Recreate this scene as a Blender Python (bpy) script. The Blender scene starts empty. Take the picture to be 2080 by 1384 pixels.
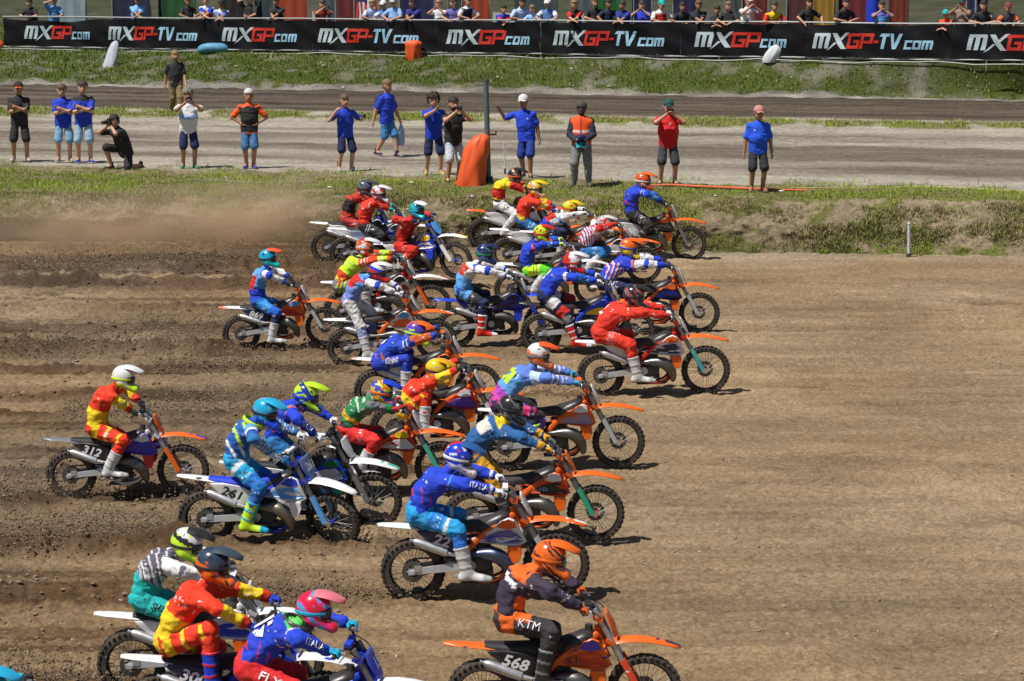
import bpy, math, random
import numpy as np
from mathutils import Matrix, Vector
from mathutils.bvhtree import BVHTree
from mathutils.geometry import tessellate_polygon

SC = bpy.context.scene
COL = SC.collection
R = math.radians

# ------------------------------------------------------------------ camera, sky, sun, exposure
FPX, CX, CY = 5500.0, 1040.0, 692.0          # focal length and centre in photograph pixels
PITCH = math.atan(964.0 / FPX)
CAM_H = 7.76 * math.cos(PITCH)
cam_data = bpy.data.cameras.new('camera')
cam = bpy.data.objects.new('camera', cam_data)
COL.objects.link(cam)
cam.location = (0, 0, CAM_H)
cam.rotation_euler = (math.pi / 2 - PITCH, 0, 0)
cam_data.sensor_width = 36.0
cam_data.sensor_fit = 'HORIZONTAL'
cam_data.lens = FPX / 2080.0 * 36.0
cam_data.clip_start = 0.5
cam_data.clip_end = 6000.0
SC.camera = cam

SUN_EL, SUN_AZ = R(61), math.atan2(0.60, 0.86)      # shadows fall towards +x and a little towards +y
sdir = Vector((math.cos(SUN_AZ) * math.cos(SUN_EL), math.sin(SUN_AZ) * math.cos(SUN_EL), -math.sin(SUN_EL)))
world = bpy.data.worlds.new('World')
SC.world = world
world.use_nodes = True
wn = world.node_tree.nodes
wn.clear()
w_out = wn.new('ShaderNodeOutputWorld')
w_bg = wn.new('ShaderNodeBackground')
w_sky = wn.new('ShaderNodeTexSky')
w_sky.sky_type = 'NISHITA'
w_sky.sun_disc = False
w_sky.sun_elevation = SUN_EL
w_sky.sun_rotation = math.atan2(-sdir.x, -sdir.y)
w_bg.inputs['Strength'].default_value = 0.055
world.node_tree.links.new(w_sky.outputs[0], w_bg.inputs[0])
world.node_tree.links.new(w_bg.outputs[0], w_out.inputs[0])
sun_data = bpy.data.lights.new('sun', 'SUN')
sun_data.energy = 5.0
sun_data.angle = R(0.5)
sun_data.color = (1.0, 0.955, 0.88)
sun = bpy.data.objects.new('sun', sun_data)
COL.objects.link(sun)
sun.rotation_euler = sdir.to_track_quat('-Z', 'Y').to_euler()
sun.location = (-30, -15, 60)
SC.view_settings.view_transform = 'Standard'
SC.view_settings.look = 'None'
SC.view_settings.exposure = 0.06
SC.view_settings.gamma = 1.0
SC.view_settings.use_curve_mapping = False
SC.cycles.max_bounces = 6
SC.cycles.diffuse_bounces = 3
SC.cycles.glossy_bounces = 2
SC.cycles.volume_bounces = 3
SC.cycles.use_adaptive_sampling = True

FWD = np.array([0, math.cos(PITCH), -math.sin(PITCH)])
UPV = np.array([0, math.sin(PITCH), math.cos(PITCH)])
CAMP = np.array([0, 0, CAM_H])


def ray(px, py):
    return FWD + np.array([(px - CX) / FPX, 0, 0]) + UPV * ((CY - py) / FPX)


def on_z(px, py, z=0.0):
    """photograph pixel -> point of the horizontal plane at height z"""
    d = ray(px, py)
    return CAMP + d * ((z - CAM_H) / d[2])


def on_y(px, py, y):
    d = ray(px, py)
    return CAMP + d * (y / d[1])


# ------------------------------------------------------------------ noise
def _hash(ix, iy, iz):
    h = (ix.astype(np.uint32) * np.uint32(374761393) + iy.astype(np.uint32) * np.uint32(668265263)
         + iz.astype(np.uint32) * np.uint32(2147483647 ^ 0x5bd1e995))
    h = (h ^ (h >> np.uint32(13))) * np.uint32(1274126177)
    h = h ^ (h >> np.uint32(16))
    return (h & np.uint32(0xffffff)).astype(np.float32) / np.float32(0xffffff)


def vnoise(x, y, z=None):
    x = np.asarray(x, np.float32); y = np.asarray(y, np.float32)
    z = np.zeros_like(x) if z is None else np.asarray(z, np.float32)
    xf, yf, zf = np.floor(x), np.floor(y), np.floor(z)
    ix, iy, iz = xf.astype(np.int64), yf.astype(np.int64), zf.astype(np.int64)
    u, v, w = x - xf, y - yf, z - zf
    u = u * u * (3 - 2 * u); v = v * v * (3 - 2 * v); w = w * w * (3 - 2 * w)
    def lay(k):
        a = _hash(ix, iy, iz + k); b = _hash(ix + 1, iy, iz + k)
        c = _hash(ix, iy + 1, iz + k); d = _hash(ix + 1, iy + 1, iz + k)
        return (a + (b - a) * u) * (1 - v) + (c + (d - c) * u) * v
    n0 = lay(0)
    if not w.any():
        return n0 * 2 - 1
    return (n0 + (lay(1) - n0) * w) * 2 - 1


def fbm(x, y, z=None, o=3):
    t = 0.0; a = 1.0; s = 0.0
    for k in range(o):
        t = t + a * vnoise(x * 2 ** k + 17.3 * k, y * 2 ** k + 5.1 * k, None if z is None else z * 2 ** k)
        s += a; a *= 0.5
    return t / s


def sstep(a, b, x):
    t = np.clip((x - a) / (b - a), 0, 1)
    return t * t * (3 - 2 * t)


# ------------------------------------------------------------------ mesh helpers
def make_mesh(name, V, F, cols=None, smooth=True, mats=(), midx=None):
    """F: list of arrays (each n x k) or a list of tuples"""
    me = bpy.data.meshes.new(name)
    V = np.asarray(V, np.float32)
    if isinstance(F, np.ndarray):
        F = [F]
    if len(F) and isinstance(F[0], np.ndarray):
        loops = np.concatenate([f.ravel() for f in F]).astype(np.int32)
        tot = np.concatenate([np.full(len(f), f.shape[1], np.int32) for f in F])
    else:
        loops = np.array([i for f in F for i in f], np.int32)
        tot = np.array([len(f) for f in F], np.int32)
    start = np.concatenate([[0], np.cumsum(tot)[:-1]]).astype(np.int32)
    me.vertices.add(len(V)); me.vertices.foreach_set('co', V.ravel())
    me.loops.add(len(loops)); me.loops.foreach_set('vertex_index', loops)
    me.polygons.add(len(tot)); me.polygons.foreach_set('loop_start', start)
    me.polygons.foreach_set('loop_total', tot)
    me.polygons.foreach_set('use_smooth', np.full(len(tot), bool(smooth)))
    if midx is not None:
        me.polygons.foreach_set('material_index', np.asarray(midx, np.int32))
    for m in mats:
        me.materials.append(m)
    if cols is not None:
        a = me.color_attributes.new('Col', 'FLOAT_COLOR', 'POINT')
        c = np.ones((len(V), 4), np.float32); c[:, :3] = cols
        a.data.foreach_set('color', c.ravel())
    me.update(calc_edges=True)
    return me


def link(name, me, parent=None, m=None, **props):
    o = bpy.data.objects.new(name, me)
    COL.objects.link(o)
    if m is not None:
        if me.materials:
            o.material_slots[0].link = 'OBJECT'
            o.material_slots[0].material = m
        else:
            me.materials.append(m)
    if parent is not None:
        o.parent = parent
    for k, v in props.items():
        o[k] = v
    return o


def tag(o, label=None, cat=None, group=None, kind=None):
    if label: o['label'] = label
    if cat: o['category'] = cat
    if group: o['group'] = group
    if kind: o['kind'] = kind
    return o


def empty(name, mat=None, loc=None):
    o = bpy.data.objects.new(name, None)
    COL.objects.link(o)
    o.empty_display_size = 0.1
    if mat is not None: o.matrix_world = mat
    if loc is not None: o.location = loc
    return o


class PB:
    """collects polygons of one part"""
    def __init__(s): s.V = []; s.F = []
    def add(s, V, F):
        b = len(s.V)
        s.V.extend([tuple(map(float, v)) for v in V]); s.F.extend([tuple(i + b for i in f) for f in F])
        return s
    def rings(s, rings, closed=True, caps=True):
        n = len(rings[0]); V = [p for r in rings for p in r]; F = []
        for i in range(len(rings) - 1):
            for j in range(n if closed else n - 1):
                a = i * n + j; b = i * n + (j + 1) % n
                F.append((a, b, b + n, a + n))
        if caps and closed:
            F.append(tuple(range(n - 1, -1, -1)))
            F.append(tuple((len(rings) - 1) * n + j for j in range(n)))
        return s.add(V, F)
    def tube(s, pts, rad, n=8, flat=1.0, caps=True):
        pts = [Vector(p) for p in pts]
        if not hasattr(rad, '__len__'): rad = [rad] * len(pts)
        rings = []; up = None
        for i, p in enumerate(pts):
            a = pts[max(i - 1, 0)]; b = pts[min(i + 1, len(pts) - 1)]
            t = (b - a).normalized()
            if up is None:
                up = Vector((0, 1, 0)) if abs(t.y) < 0.8 else Vector((0, 0, 1))
            u = (up - t * up.dot(t)).normalized(); up = u
            w = t.cross(u)
            rings.append([p + (u * math.cos(2 * math.pi * k / n) + w * math.sin(2 * math.pi * k / n) * flat) * rad[i] for k in range(n)])
        return s.rings(rings, True, caps)
    def box(s, c, d, rot=None):
        P = [Vector((sx * d[0] / 2, sy * d[1] / 2, sz * d[2] / 2)) for sx in (-1, 1) for sy in (-1, 1) for sz in (-1, 1)]
        if rot is not None: P = [rot @ p for p in P]
        P = [p + Vector(c) for p in P]
        return s.add(P, [(0, 1, 3, 2), (4, 6, 7, 5), (0, 4, 5, 1), (2, 3, 7, 6), (0, 2, 6, 4), (1, 5, 7, 3)])
    def lathe(s, prof, c, axis='y', n=32, closed=False):
        rings = []
        for k in range(n):
            a = 2 * math.pi * k / n
            if axis == 'y': rings.append([(c[0] + r * math.cos(a), c[1] + h, c[2] + r * math.sin(a)) for r, h in prof])
            else: rings.append([(c[0] + r * math.cos(a), c[1] + r * math.sin(a), c[2] + h) for r, h in prof])
        m = len(prof); V = [p for r in rings for p in r]; F = []
        for i in range(n):
            for j in range(m if closed else m - 1):
                a = i * m + j; b = i * m + (j + 1) % m; c2 = ((i + 1) % n) * m
                F.append((a, b, c2 + (j + 1) % m, c2 + j))
        return s.add(V, F)
    def plate(s, poly, y, th, side=1, inset=0.9, tilt=None):
        """xz polygon made a pillowed plate of thickness th, facing side*y; tilt(x,z) adds to y"""
        n = len(poly); cx = sum(p[0] for p in poly) / n; cz = sum(p[1] for p in poly) / n
        f = tilt or (lambda x, z: 0.0)
        r0 = [(x, side * (y + f(x, z)), z) for x, z in poly]
        r1 = [(x, side * (y + f(x, z) + th * .6), z) for x, z in poly]
        q = [(cx + (x - cx) * inset, cz + (z - cz) * inset) for x, z in poly]
        r2 = [(x, side * (y + f(x, z) + th), z) for x, z in q]
        V = r0 + r1 + r2; F = []
        for k in range(2):
            for j in range(n):
                F.append((k * n + j, k * n + (j + 1) % n, (k + 1) * n + (j + 1) % n, (k + 1) * n + j))
        tris = tessellate_polygon([[Vector((x, z, 0)) for x, z in poly]])
        F += [tuple(2 * n + i for i in t) for t in tris] + [tuple(reversed(t)) for t in tris]
        return s.add(V, F)
    def mesh(s, name, smooth=False, mats=(), cols=None, matrix=None):
        V = s.V
        if matrix is not None: V = [tuple(matrix @ Vector(v)) for v in V]
        me = make_mesh(name, V, s.F, cols=cols, smooth=smooth, mats=mats)
        return me


def smooth_angle(me, ang=40):
    """smooth faces, sharp edges past the angle"""
    import bmesh
    bm = bmesh.new(); bm.from_mesh(me)
    bmesh.ops.recalc_face_normals(bm, faces=bm.faces)
    for f in bm.faces: f.smooth = True
    for e in bm.edges:
        if len(e.link_faces) == 2 and e.calc_face_angle(0) > R(ang): e.smooth = False
    bm.to_mesh(me); bm.free()
    return me


def catmull(pts, n=6):
    P = [np.array(p, float) for p in pts]
    P = [2 * P[0] - P[1]] + P + [2 * P[-1] - P[-2]]
    out = []
    for i in range(1, len(P) - 2):
        for k in range(n):
            t = k / n
            out.append(.5 * (2 * P[i] + (P[i + 1] - P[i - 1]) * t + (2 * P[i - 1] - 5 * P[i] + 4 * P[i + 1] - P[i + 2]) * t * t
                             + (3 * P[i] - P[i - 1] - 3 * P[i + 1] + P[i + 2]) * t ** 3))
    out.append(P[-2])
    return out


# ------------------------------------------------------------------ soft bodies: capsules blended and meshed with surface nets
def surface_nets(val, org, h):
    ins = val < 0
    nx, ny, nz = val.shape
    cor = [(i, j, k) for i in (0, 1) for j in (0, 1) for k in (0, 1)]
    sl = lambda c: (slice(c[0], nx - 1 + c[0]), slice(c[1], ny - 1 + c[1]), slice(c[2], nz - 1 + c[2]))
    cnt = sum(ins[sl(c)].astype(np.int8) for c in cor)
    ci = np.argwhere((cnt > 0) & (cnt < 8))
    if len(ci) == 0: return np.zeros((0, 3)), np.zeros((0, 4), np.int32)
    idx = -np.ones((nx - 1, ny - 1, nz - 1), np.int64)
    idx[tuple(ci.T)] = np.arange(len(ci))
    acc = np.zeros((len(ci), 3)); num = np.zeros(len(ci))
    cv = {c: val[ci[:, 0] + c[0], ci[:, 1] + c[1], ci[:, 2] + c[2]] for c in cor}
    for c in cor:
        for ax in range(3):
            if c[ax] == 0:
                d = list(c); d[ax] = 1; d = tuple(d)
                a, b = cv[c], cv[d]
                m = (a < 0) != (b < 0)
                t = a / np.where(a - b == 0, 1, a - b)
                p = np.repeat(np.array(c, float)[None], len(ci), 0); p[:, ax] += t
                acc[m] += p[m]; num[m] += 1
    V = (ci + acc / num[:, None]) * h + org
    Fs = []
    for ax in range(3):
        a1, a2 = (ax + 1) % 3, (ax + 2) % 3
        s0 = [slice(None)] * 3; s1 = [slice(None)] * 3
        s0[ax] = slice(0, -1); s1[ax] = slice(1, None)
        A, B = ins[tuple(s0)], ins[tuple(s1)]
        e = np.argwhere(A != B)
        e = e[(e[:, a1] > 0) & (e[:, a2] > 0) & (e[:, a1] < val.shape[a1] - 1) & (e[:, a2] < val.shape[a2] - 1)]
        flip = A[tuple(e.T)]
        q = []
        for o1, o2 in ((-1, -1), (0, -1), (0, 0), (-1, 0)):
            f = e.copy(); f[:, a1] += o1; f[:, a2] += o2
            q.append(idx[tuple(f.T)])
        q = np.stack(q, 1)
        q[~flip] = q[~flip][:, ::-1]
        Fs.append(q)
    F = np.concatenate(Fs); F = F[(F >= 0).all(1)]
    return V, F.astype(np.int32)


def cap_d(P, pr):
    a, b, ra, rb = pr[0], pr[1], pr[2], pr[3]
    ba = b - a; L2 = max(float(ba @ ba), 1e-9)
    q = P - a
    t = np.clip((q @ ba) / L2, 0, 1)
    d = np.sqrt(((q - t[..., None] * ba) ** 2).sum(-1)) - (ra + (rb - ra) * t)
    return d, t


def soft(prims, h=0.015, k=0.04, cuts=()):
    """prims: (a, b, ra, rb, region[, k]); cuts: f(P) distance to keep (intersected). -> V, F, region array, t array"""
    prims = [(np.array(p[0], float), np.array(p[1], float), p[2], p[3], p[4], p[5] if len(p) > 5 else k) for p in prims]
    lo = np.min([np.minimum(p[0], p[1]) - max(p[2], p[3]) for p in prims], 0) - 2.5 * h
    hi = np.max([np.maximum(p[0], p[1]) + max(p[2], p[3]) for p in prims], 0) + 2.5 * h
    n = np.ceil((hi - lo) / h).astype(int) + 1
    val = np.full(n, 0.5, np.float32)
    ax = [lo[i] + np.arange(n[i]) * h for i in range(3)]
    for p in prims:
        m = max(p[2], p[3]) + p[5] + 2 * h
        i0 = np.maximum(np.floor((np.minimum(p[0], p[1]) - m - lo) / h).astype(int), 0)
        i1 = np.minimum(np.ceil((np.maximum(p[0], p[1]) + m - lo) / h).astype(int) + 1, n)
        s = tuple(slice(i0[i], i1[i]) for i in range(3))
        X, Y, Z = np.meshgrid(ax[0][s[0]], ax[1][s[1]], ax[2][s[2]], indexing='ij')
        d, _ = cap_d(np.stack([X, Y, Z], -1), p)
        o = val[s]; kk = p[5]
        hh = np.clip(.5 + .5 * (o - d) / kk, 0, 1)
        val[s] = o * (1 - hh) + d * hh - kk * hh * (1 - hh)
    if cuts:
        X, Y, Z = np.meshgrid(*ax, indexing='ij')
        P = np.stack([X, Y, Z], -1)
        for c in cuts: val = np.maximum(val, c(P))
    V, F = surface_nets(val, lo, h)
    best = np.full(len(V), 9.0); reg = np.zeros(len(V), int); tt = np.zeros(len(V))
    for i, p in enumerate(prims):
        d, t = cap_d(V, p)
        m = d < best
        best[m] = d[m]; reg[m] = i; tt[m] = t[m]
    names = np.array([p[4] for p in prims])
    return V, F, names[reg], tt


def vnormals(V, F):
    N = np.zeros_like(V)
    a, b, c, d = (V[F[:, i]] for i in range(4))
    n = np.cross(c - a, d - b)
    for i in range(4): np.add.at(N, F[:, i], n)
    return N / np.maximum(np.linalg.norm(N, axis=1, keepdims=True), 1e-9)


def ik(a, c, l1, l2, hint):
    """elbow or knee between a and c; returns (mid, end)"""
    a = np.array(a, float); c = np.array(c, float); d = c - a; L = np.linalg.norm(d)
    if L > (l1 + l2) * .995:
        c = a + d / L * (l1 + l2) * .995; d = c - a; L = np.linalg.norm(d)
    u = d / L; x = (l1 * l1 - l2 * l2 + L * L) / (2 * L)
    r = math.sqrt(max(l1 * l1 - x * x, 0))
    hnt = np.array(hint, float); v = hnt - u * (hnt @ u); v /= max(np.linalg.norm(v), 1e-6)
    return a + u * x + v * r, c


# ------------------------------------------------------------------ lettering
_txt = {}
def text_geo(s, bold=0.02, shear=0.0, spacing=1.0):
    if 'M' in s or 'W' in s: bold = 0.0
    key = (s, bold, shear, spacing)
    if key in _txt: return _txt[key]
    c = bpy.data.curves.new('lettering', 'FONT')
    c.body = s; c.offset = bold; c.shear = shear; c.space_character = spacing
    c.align_x = 'CENTER'; c.align_y = 'CENTER'; c.resolution_u = 2
    o = bpy.data.objects.new('lettering', c)
    me = bpy.data.meshes.new_from_object(o)
    V = np.zeros(len(me.vertices) * 3, np.float32); me.vertices.foreach_get('co', V); V = V.reshape(-1, 3)[:, :2]
    F = [tuple(p.vertices) for p in me.polygons]
    bpy.data.objects.remove(o); bpy.data.curves.remove(c); bpy.data.meshes.remove(me)
    if len(V):
        V = V - (V.max(0) + V.min(0)) / 2
    _txt[key] = (V, F)
    return V, F


def decal(name, s, org, ux, uy, height, mat, parent, bvh=None, width=None, off=0.003, bold=0.02, shear=0.0, spacing=1.0):
    """flat print: text of cap height `height`, centred at org, laid onto the surface under it"""
    V, F = text_geo(s, bold, shear, spacing)
    if not len(V): return None
    ext = V.max(0) - V.min(0)
    sy = height / ext[1]; sx = sy if width is None else width / ext[0]
    ux = np.array(ux, float); ux /= np.linalg.norm(ux); uy = np.array(uy, float); uy -= ux * (uy @ ux); uy /= np.linalg.norm(uy)
    nrm = np.cross(ux, uy)
    P = np.array(org, float) + V[:, :1] * sx * ux + V[:, 1:] * sy * uy
    if bvh is not None:
        Q = []
        for p in P:
            hit = bvh.ray_cast(Vector(p + nrm * .12), Vector(-nrm), .3)
            Q.append(np.array(hit[0]) + nrm * off if hit[0] is not None else p + nrm * off)
        P = np.array(Q)
    else:
        P = P + nrm * off
    me = make_mesh(name, P, F, smooth=False)
    return link(name, me, parent, mat)
# ------------------------------------------------------------------ materials
def _nt(name):
    m = bpy.data.materials.new(name); m.use_nodes = True
    nt = m.node_tree; return m, nt, nt.nodes['Principled BSDF']


def _noise(nt, scale, detail=4, rough=.6, vec=None, out='Fac'):
    n = nt.nodes.new('ShaderNodeTexNoise'); n.inputs['Scale'].default_value = scale
    n.inputs['Detail'].default_value = detail; n.inputs['Roughness'].default_value = rough
    if vec is not None: nt.links.new(vec, n.inputs['Vector'])
    return n.outputs[out]


def _ramp(nt, fac, a, b, c0=(0, 0, 0, 1), c1=(1, 1, 1, 1)):
    r = nt.nodes.new('ShaderNodeValToRGB'); nt.links.new(fac, r.inputs[0])
    r.color_ramp.elements[0].position = a; r.color_ramp.elements[1].position = b
    r.color_ramp.elements[0].color = c0; r.color_ramp.elements[1].color = c1
    return r.outputs[0]


def _mix(nt, fac, a, b, mode='MIX'):
    m = nt.nodes.new('ShaderNodeMix'); m.data_type = 'RGBA'; m.blend_type = mode
    for sock, v in ((m.inputs[0], fac), (m.inputs[6], a), (m.inputs[7], b)):
        if hasattr(v, 'is_linked'): nt.links.new(v, sock)
        elif isinstance(v, (int, float)): sock.default_value = v
        else: sock.default_value = (*v[:3], 1)
    return m.outputs[2]


def _coord(nt, kind='Object'):
    t = nt.nodes.new('ShaderNodeTexCoord'); return t.outputs[kind]


def _bump(nt, bsdf, height, strength, dist):
    b = nt.nodes.new('ShaderNodeBump'); b.inputs['Strength'].default_value = strength; b.inputs['Distance'].default_value = dist
    nt.links.new(height, b.inputs['Height']); nt.links.new(b.outputs[0], bsdf.inputs['Normal'])


DUST = (.17, .115, .07)
_mc = {}
def mat(name, col, rough=.4, metal=0.0, dirt=.25, coat=0.0, bump=0.0, bscale=60):
    key = (name, tuple(col), rough, metal, dirt)
    if key in _mc: return _mc[key]
    m, nt, b = _nt(name)
    co = _coord(nt)
    n = _noise(nt, 5.0, 5, .65, co)
    f = _ramp(nt, n, .45, .8, (0, 0, 0, 1), (dirt, dirt, dirt, 1))
    nt.links.new(_mix(nt, f, col, DUST), b.inputs['Base Color'])
    n2 = _noise(nt, 9.0, 3, .6, co)
    rr = nt.nodes.new('ShaderNodeMapRange'); nt.links.new(n2, rr.inputs[0])
    rr.inputs[3].default_value = max(rough - .12, .05); rr.inputs[4].default_value = min(rough + .2, 1)
    nt.links.new(rr.outputs[0], b.inputs['Roughness'])
    b.inputs['Metallic'].default_value = metal
    b.inputs['Coat Weight'].default_value = coat
    if bump: _bump(nt, b, _noise(nt, bscale, 3, .6, co), bump, .01)
    _mc[key] = m
    return m


def col_mat(name, rough=.8, dirt=.2, bump=.25, bscale=45, coat=0.0, sheen=0.0, dscale=6.0):
    """colour comes with the cloth or shell itself (attribute Col): dyed panels, print"""
    m, nt, b = _nt(name)
    a = nt.nodes.new('ShaderNodeVertexColor'); a.layer_name = 'Col'
    co = _coord(nt)
    f = _ramp(nt, _noise(nt, dscale, 5, .65, co), .5, .85, (0, 0, 0, 1), (dirt, dirt, dirt, 1))
    nt.links.new(_mix(nt, f, a.outputs[0], DUST), b.inputs['Base Color'])
    b.inputs['Roughness'].default_value = rough
    b.inputs['Coat Weight'].default_value = coat
    b.inputs['Sheen Weight'].default_value = sheen
    if bump:
        mp = nt.nodes.new('ShaderNodeMapping'); mp.inputs['Scale'].default_value = (1, 1, .55)
        nt.links.new(co, mp.inputs[0])
        _bump(nt, b, _noise(nt, bscale, 3, .55, mp.outputs[0]), bump, .02)
    return m


CLOTH = col_mat('race_cloth', .82, .20, .8, 19)
COTTON = col_mat('cotton_cloth', .85, .05, .4, 18)
SKIN = col_mat('skin', .55, .06, .1, 60)
SHELL = col_mat('helmet_shell', .22, .10, 0, coat=.5)
BOOTM = col_mat('boot_shell', .4, .30, .1, 30)
HAIRM = col_mat('hair_strands', .6, 0, .7, 90)

# colours: linear albedo
WH = (.72, .72, .73); OW = (.62, .60, .55); BK = (.018, .018, .021); GY = (.16, .17, .18); LG = (.42, .44, .46)
RD = (.58, .018, .010); OR = (.80, .13, .008); DO = (.6, .10, .01); YE = (.78, .56, .008); NG = (.50, .78, .02)
BL = (.008, .045, .56); NV = (.010, .016, .075); LB = (.10, .33, .72); CN = (.01, .36, .62); TE = (.005, .42, .42)
GR = (.012, .20, .06); GD = (.72, .36, .012); PU = (.10, .05, .46); PK = (.75, .03, .22); DB = (.015, .10, .30); MB = (.02, .16, .42)
BR = (.12, .07, .035); KH = (.22, .16, .07); DN = (.16, .30, .46); SK1 = (.50, .27, .17); SK2 = (.36, .18, .10); SK3 = (.24, .115, .06)

ALU = mat('brushed_aluminium', (.55, .56, .58), .36, .75, .35)
STEEL = mat('pipe_steel', (.15, .145, .14), .36, .75, .5)
SPOKEM = mat('spoke_steel', (.22, .22, .22), .5, .5, .4)
FORKM = mat('fork_tube', (.20, .205, .21), .42, .6, .4)
DARKM = mat('dark_engine_metal', (.055, .055, .06), .5, .4, .5)
RUBBER = mat('tyre_rubber', (.030, .028, .027), .9, 0, .85)
BLACKP = mat('black_plastic', (.02, .02, .022), .5, 0, .3)
BLACKM = mat('black_metal', (.028, .028, .032), .35, .4, .25)
SEATM = mat('seat_vinyl', (.022, .022, .025), .7, 0, .35)
CHROME = mat('fork_chrome', (.75, .75, .76), .18, .95, .15)
GOLD = mat('gold_anodised', (.55, .32, .06), .35, .8, .2)
def graphic(c1, c2, seed=0.0, th=.60):
    """printed sticker film: slanting flashes of a second colour"""
    key = ('g', tuple(c1), tuple(c2), seed, th)
    if key in _mc: return _mc[key]
    m, nt, b = _nt('sticker_film'); co = _coord(nt)
    mp = nt.nodes.new('ShaderNodeMapping'); mp.inputs['Location'].default_value = (seed, seed * .3, 0); mp.inputs['Rotation'].default_value = (0, .5, 0); mp.inputs['Scale'].default_value = (4.5, .6, 17)
    nt.links.new(co, mp.inputs[0])
    f = _ramp(nt, _noise(nt, 1.0, 2, .5, mp.outputs[0]), th, th + .015)
    c = _mix(nt, f, c1, c2)
    d = _ramp(nt, _noise(nt, 5.0, 5, .65, co), .45, .8, (0, 0, 0, 1), (.25, .25, .25, 1))
    nt.links.new(_mix(nt, d, c, DUST), b.inputs['Base Color']); b.inputs['Roughness'].default_value = .35
    _mc[key] = m
    return m


def plastic(c): return mat('race_plastic', c, .34, 0, .42)
def flat(c, n='print_ink'): return mat(n, c, .45, 0, .10)
# ------------------------------------------------------------------ where the machines stand (read off the photograph, in its pixels)
# id: (rear axle px, front axle px or None, yaw deg, steer deg, scale override)
PLACE = {
 1: ((1245, 497), (1400, 497), 2, 0, None),
 2: ((982, 474), None, 0, 0, .97),
 3: ((1031, 515), None, 0, 0, .97),
 4: ((1092, 520), None, 1, 0, .97),
 5: ((1040, 588), None, 0, 0, .95),
 6: ((1150, 545), None, 3, 0, .97),
 7: ((1241, 641), (1421, 637), 2, 0, None),
 8: ((1099, 677), (1287, 672), 0, 0, None),
 9: ((1220, 762), (1434, 753), 2, 0, None),
 10: ((926, 666), (1105, 656), 0, 0, None),
 11: ((785, 545), (940, 520), -25, -6, .98),
 12: ((703, 514), (857, 508), 0, 0, None),
 13: ((665, 502), (817, 498), 0, 0, None),
 14: ((697, 630), (875, 618), 0, 0, None),
 15: ((705, 706), (886, 690), 0, 0, None),
 16: ((490, 678), (660, 664), 0, 0, None),
 17: ((765, 795), (972, 788), 0, 0, None),
 18: ((800, 868), (1018, 862), 0, 0, None),
 19: ((668, 955), (895, 948), 0, 0, None),
 20: ((507, 1020), (757, 1015), 0, -14, .98),
 21: ((420, 1052), (677, 1056), -3, -24, .98),
 22: ((145, 964), (372, 955), 0, 0, None),
 23: ((1026, 906), (1257, 899), 2, 0, None),
 24: ((958, 1050), (1210, 1042), 0, 0, None),
 25: ((839, 1158), (1130, 1146), 0, 0, None),
 26: ((980, 1411), (1309, 1402), 0, 0, None),
 27: ((269, 1347), (585, 1340), 0, 0, None),
 28: ((328, 1442), (668, 1438), 0, -12, None),
 29: ((482, 1502), (835, 1494), 0, -10, None),
 30: ((-190, 1612), (185, 1612), 0, 0, None),
}
REAR_R, WB = 0.335, 1.485
BIKE = {}
for _i, (_r, _f, _yaw, _st, _sc) in PLACE.items():
    p = on_z(_r[0], _r[1], REAR_R - .02)
    sc, pit = _sc or 1.0, R(1.5)
    if _f:
        q = on_y(_f[0], _f[1], p[1])
        wb = math.hypot(q[0] - p[0], q[2] - p[2])
        sc = _sc or min(max(wb / WB, .90), 1.05)
        pit = min(max(math.atan2(q[2] - p[2] - .01, q[0] - p[0]), R(-1)), R(9))
    M = (Matrix.Translation(Vector((p[0], p[1], p[2]))) @ Matrix.Rotation(R(_yaw), 4, 'Z') @ Matrix.Rotation(-pit, 4, 'Y')
         @ Matrix.Scale(sc, 4) @ Matrix.Translation((0, 0, -REAR_R)))
    BIKE[_i] = dict(M=M, p=p, yaw=R(_yaw), steer=R(_st), sc=sc, pit=pit)


def in_bike(i, px, py):
    """a photograph pixel seen in the machine's own middle plane -> machine coordinates (x, z)"""
    b = BIKE[i]
    n = Vector((-math.sin(b['yaw']), math.cos(b['yaw']), 0))
    d = Vector(ray(px, py)); o = Vector(CAMP)
    t = (Vector(b['p']) - o).dot(n) / d.dot(n)
    l = b['M'].inverted() @ (o + d * t)
    return l.x, l.z
# ------------------------------------------------------------------ the ground
def soil_mat(name, bump=.5, s=26, green=False):
    m, nt, b = _nt(name)
    a = nt.nodes.new('ShaderNodeVertexColor'); a.layer_name = 'Col'
    co = _coord(nt)
    mp = nt.nodes.new('ShaderNodeMapping'); mp.inputs['Scale'].default_value = (.45, 1.6, 1); nt.links.new(co, mp.inputs[0])
    big = _ramp(nt, _noise(nt, .9, 6, .7, mp.outputs[0]), .35, .72, (.72, .70, .67, 1), (1.16, 1.15, 1.13, 1))
    c1 = _mix(nt, 1.0, a.outputs[0], big, 'MULTIPLY')
    fine = _noise(nt, s, 5, .75, co)
    grit = _ramp(nt, fine, .34, .64, (.50, .48, .46, 1), (1.36, 1.34, 1.30, 1))
    c2 = _mix(nt, .8, c1, grit, 'MULTIPLY')
    st = nt.nodes.new('ShaderNodeTexVoronoi'); st.inputs['Scale'].default_value = 9; st.inputs['Randomness'].default_value = 1
    nt.links.new(co, st.inputs['Vector'])
    sp = _ramp(nt, st.outputs['Distance'], .05, .09, (1, 1, 1, 1), (0, 0, 0, 1))
    pick = _ramp(nt, _noise(nt, 3.1, 2, .5, co), .60, .66)
    f = _mix(nt, 1.0, sp, pick, 'MULTIPLY')
    nt.links.new(_mix(nt, f, c2, (.42, .36, .28)), b.inputs['Base Color'])
    b.inputs['Roughness'].default_value = .95
    b.inputs['Specular IOR Level'].default_value = .15
    _bump(nt, b, _noise(nt, s * 1.3, 6, .8, co), bump, .035)
    return m


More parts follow.
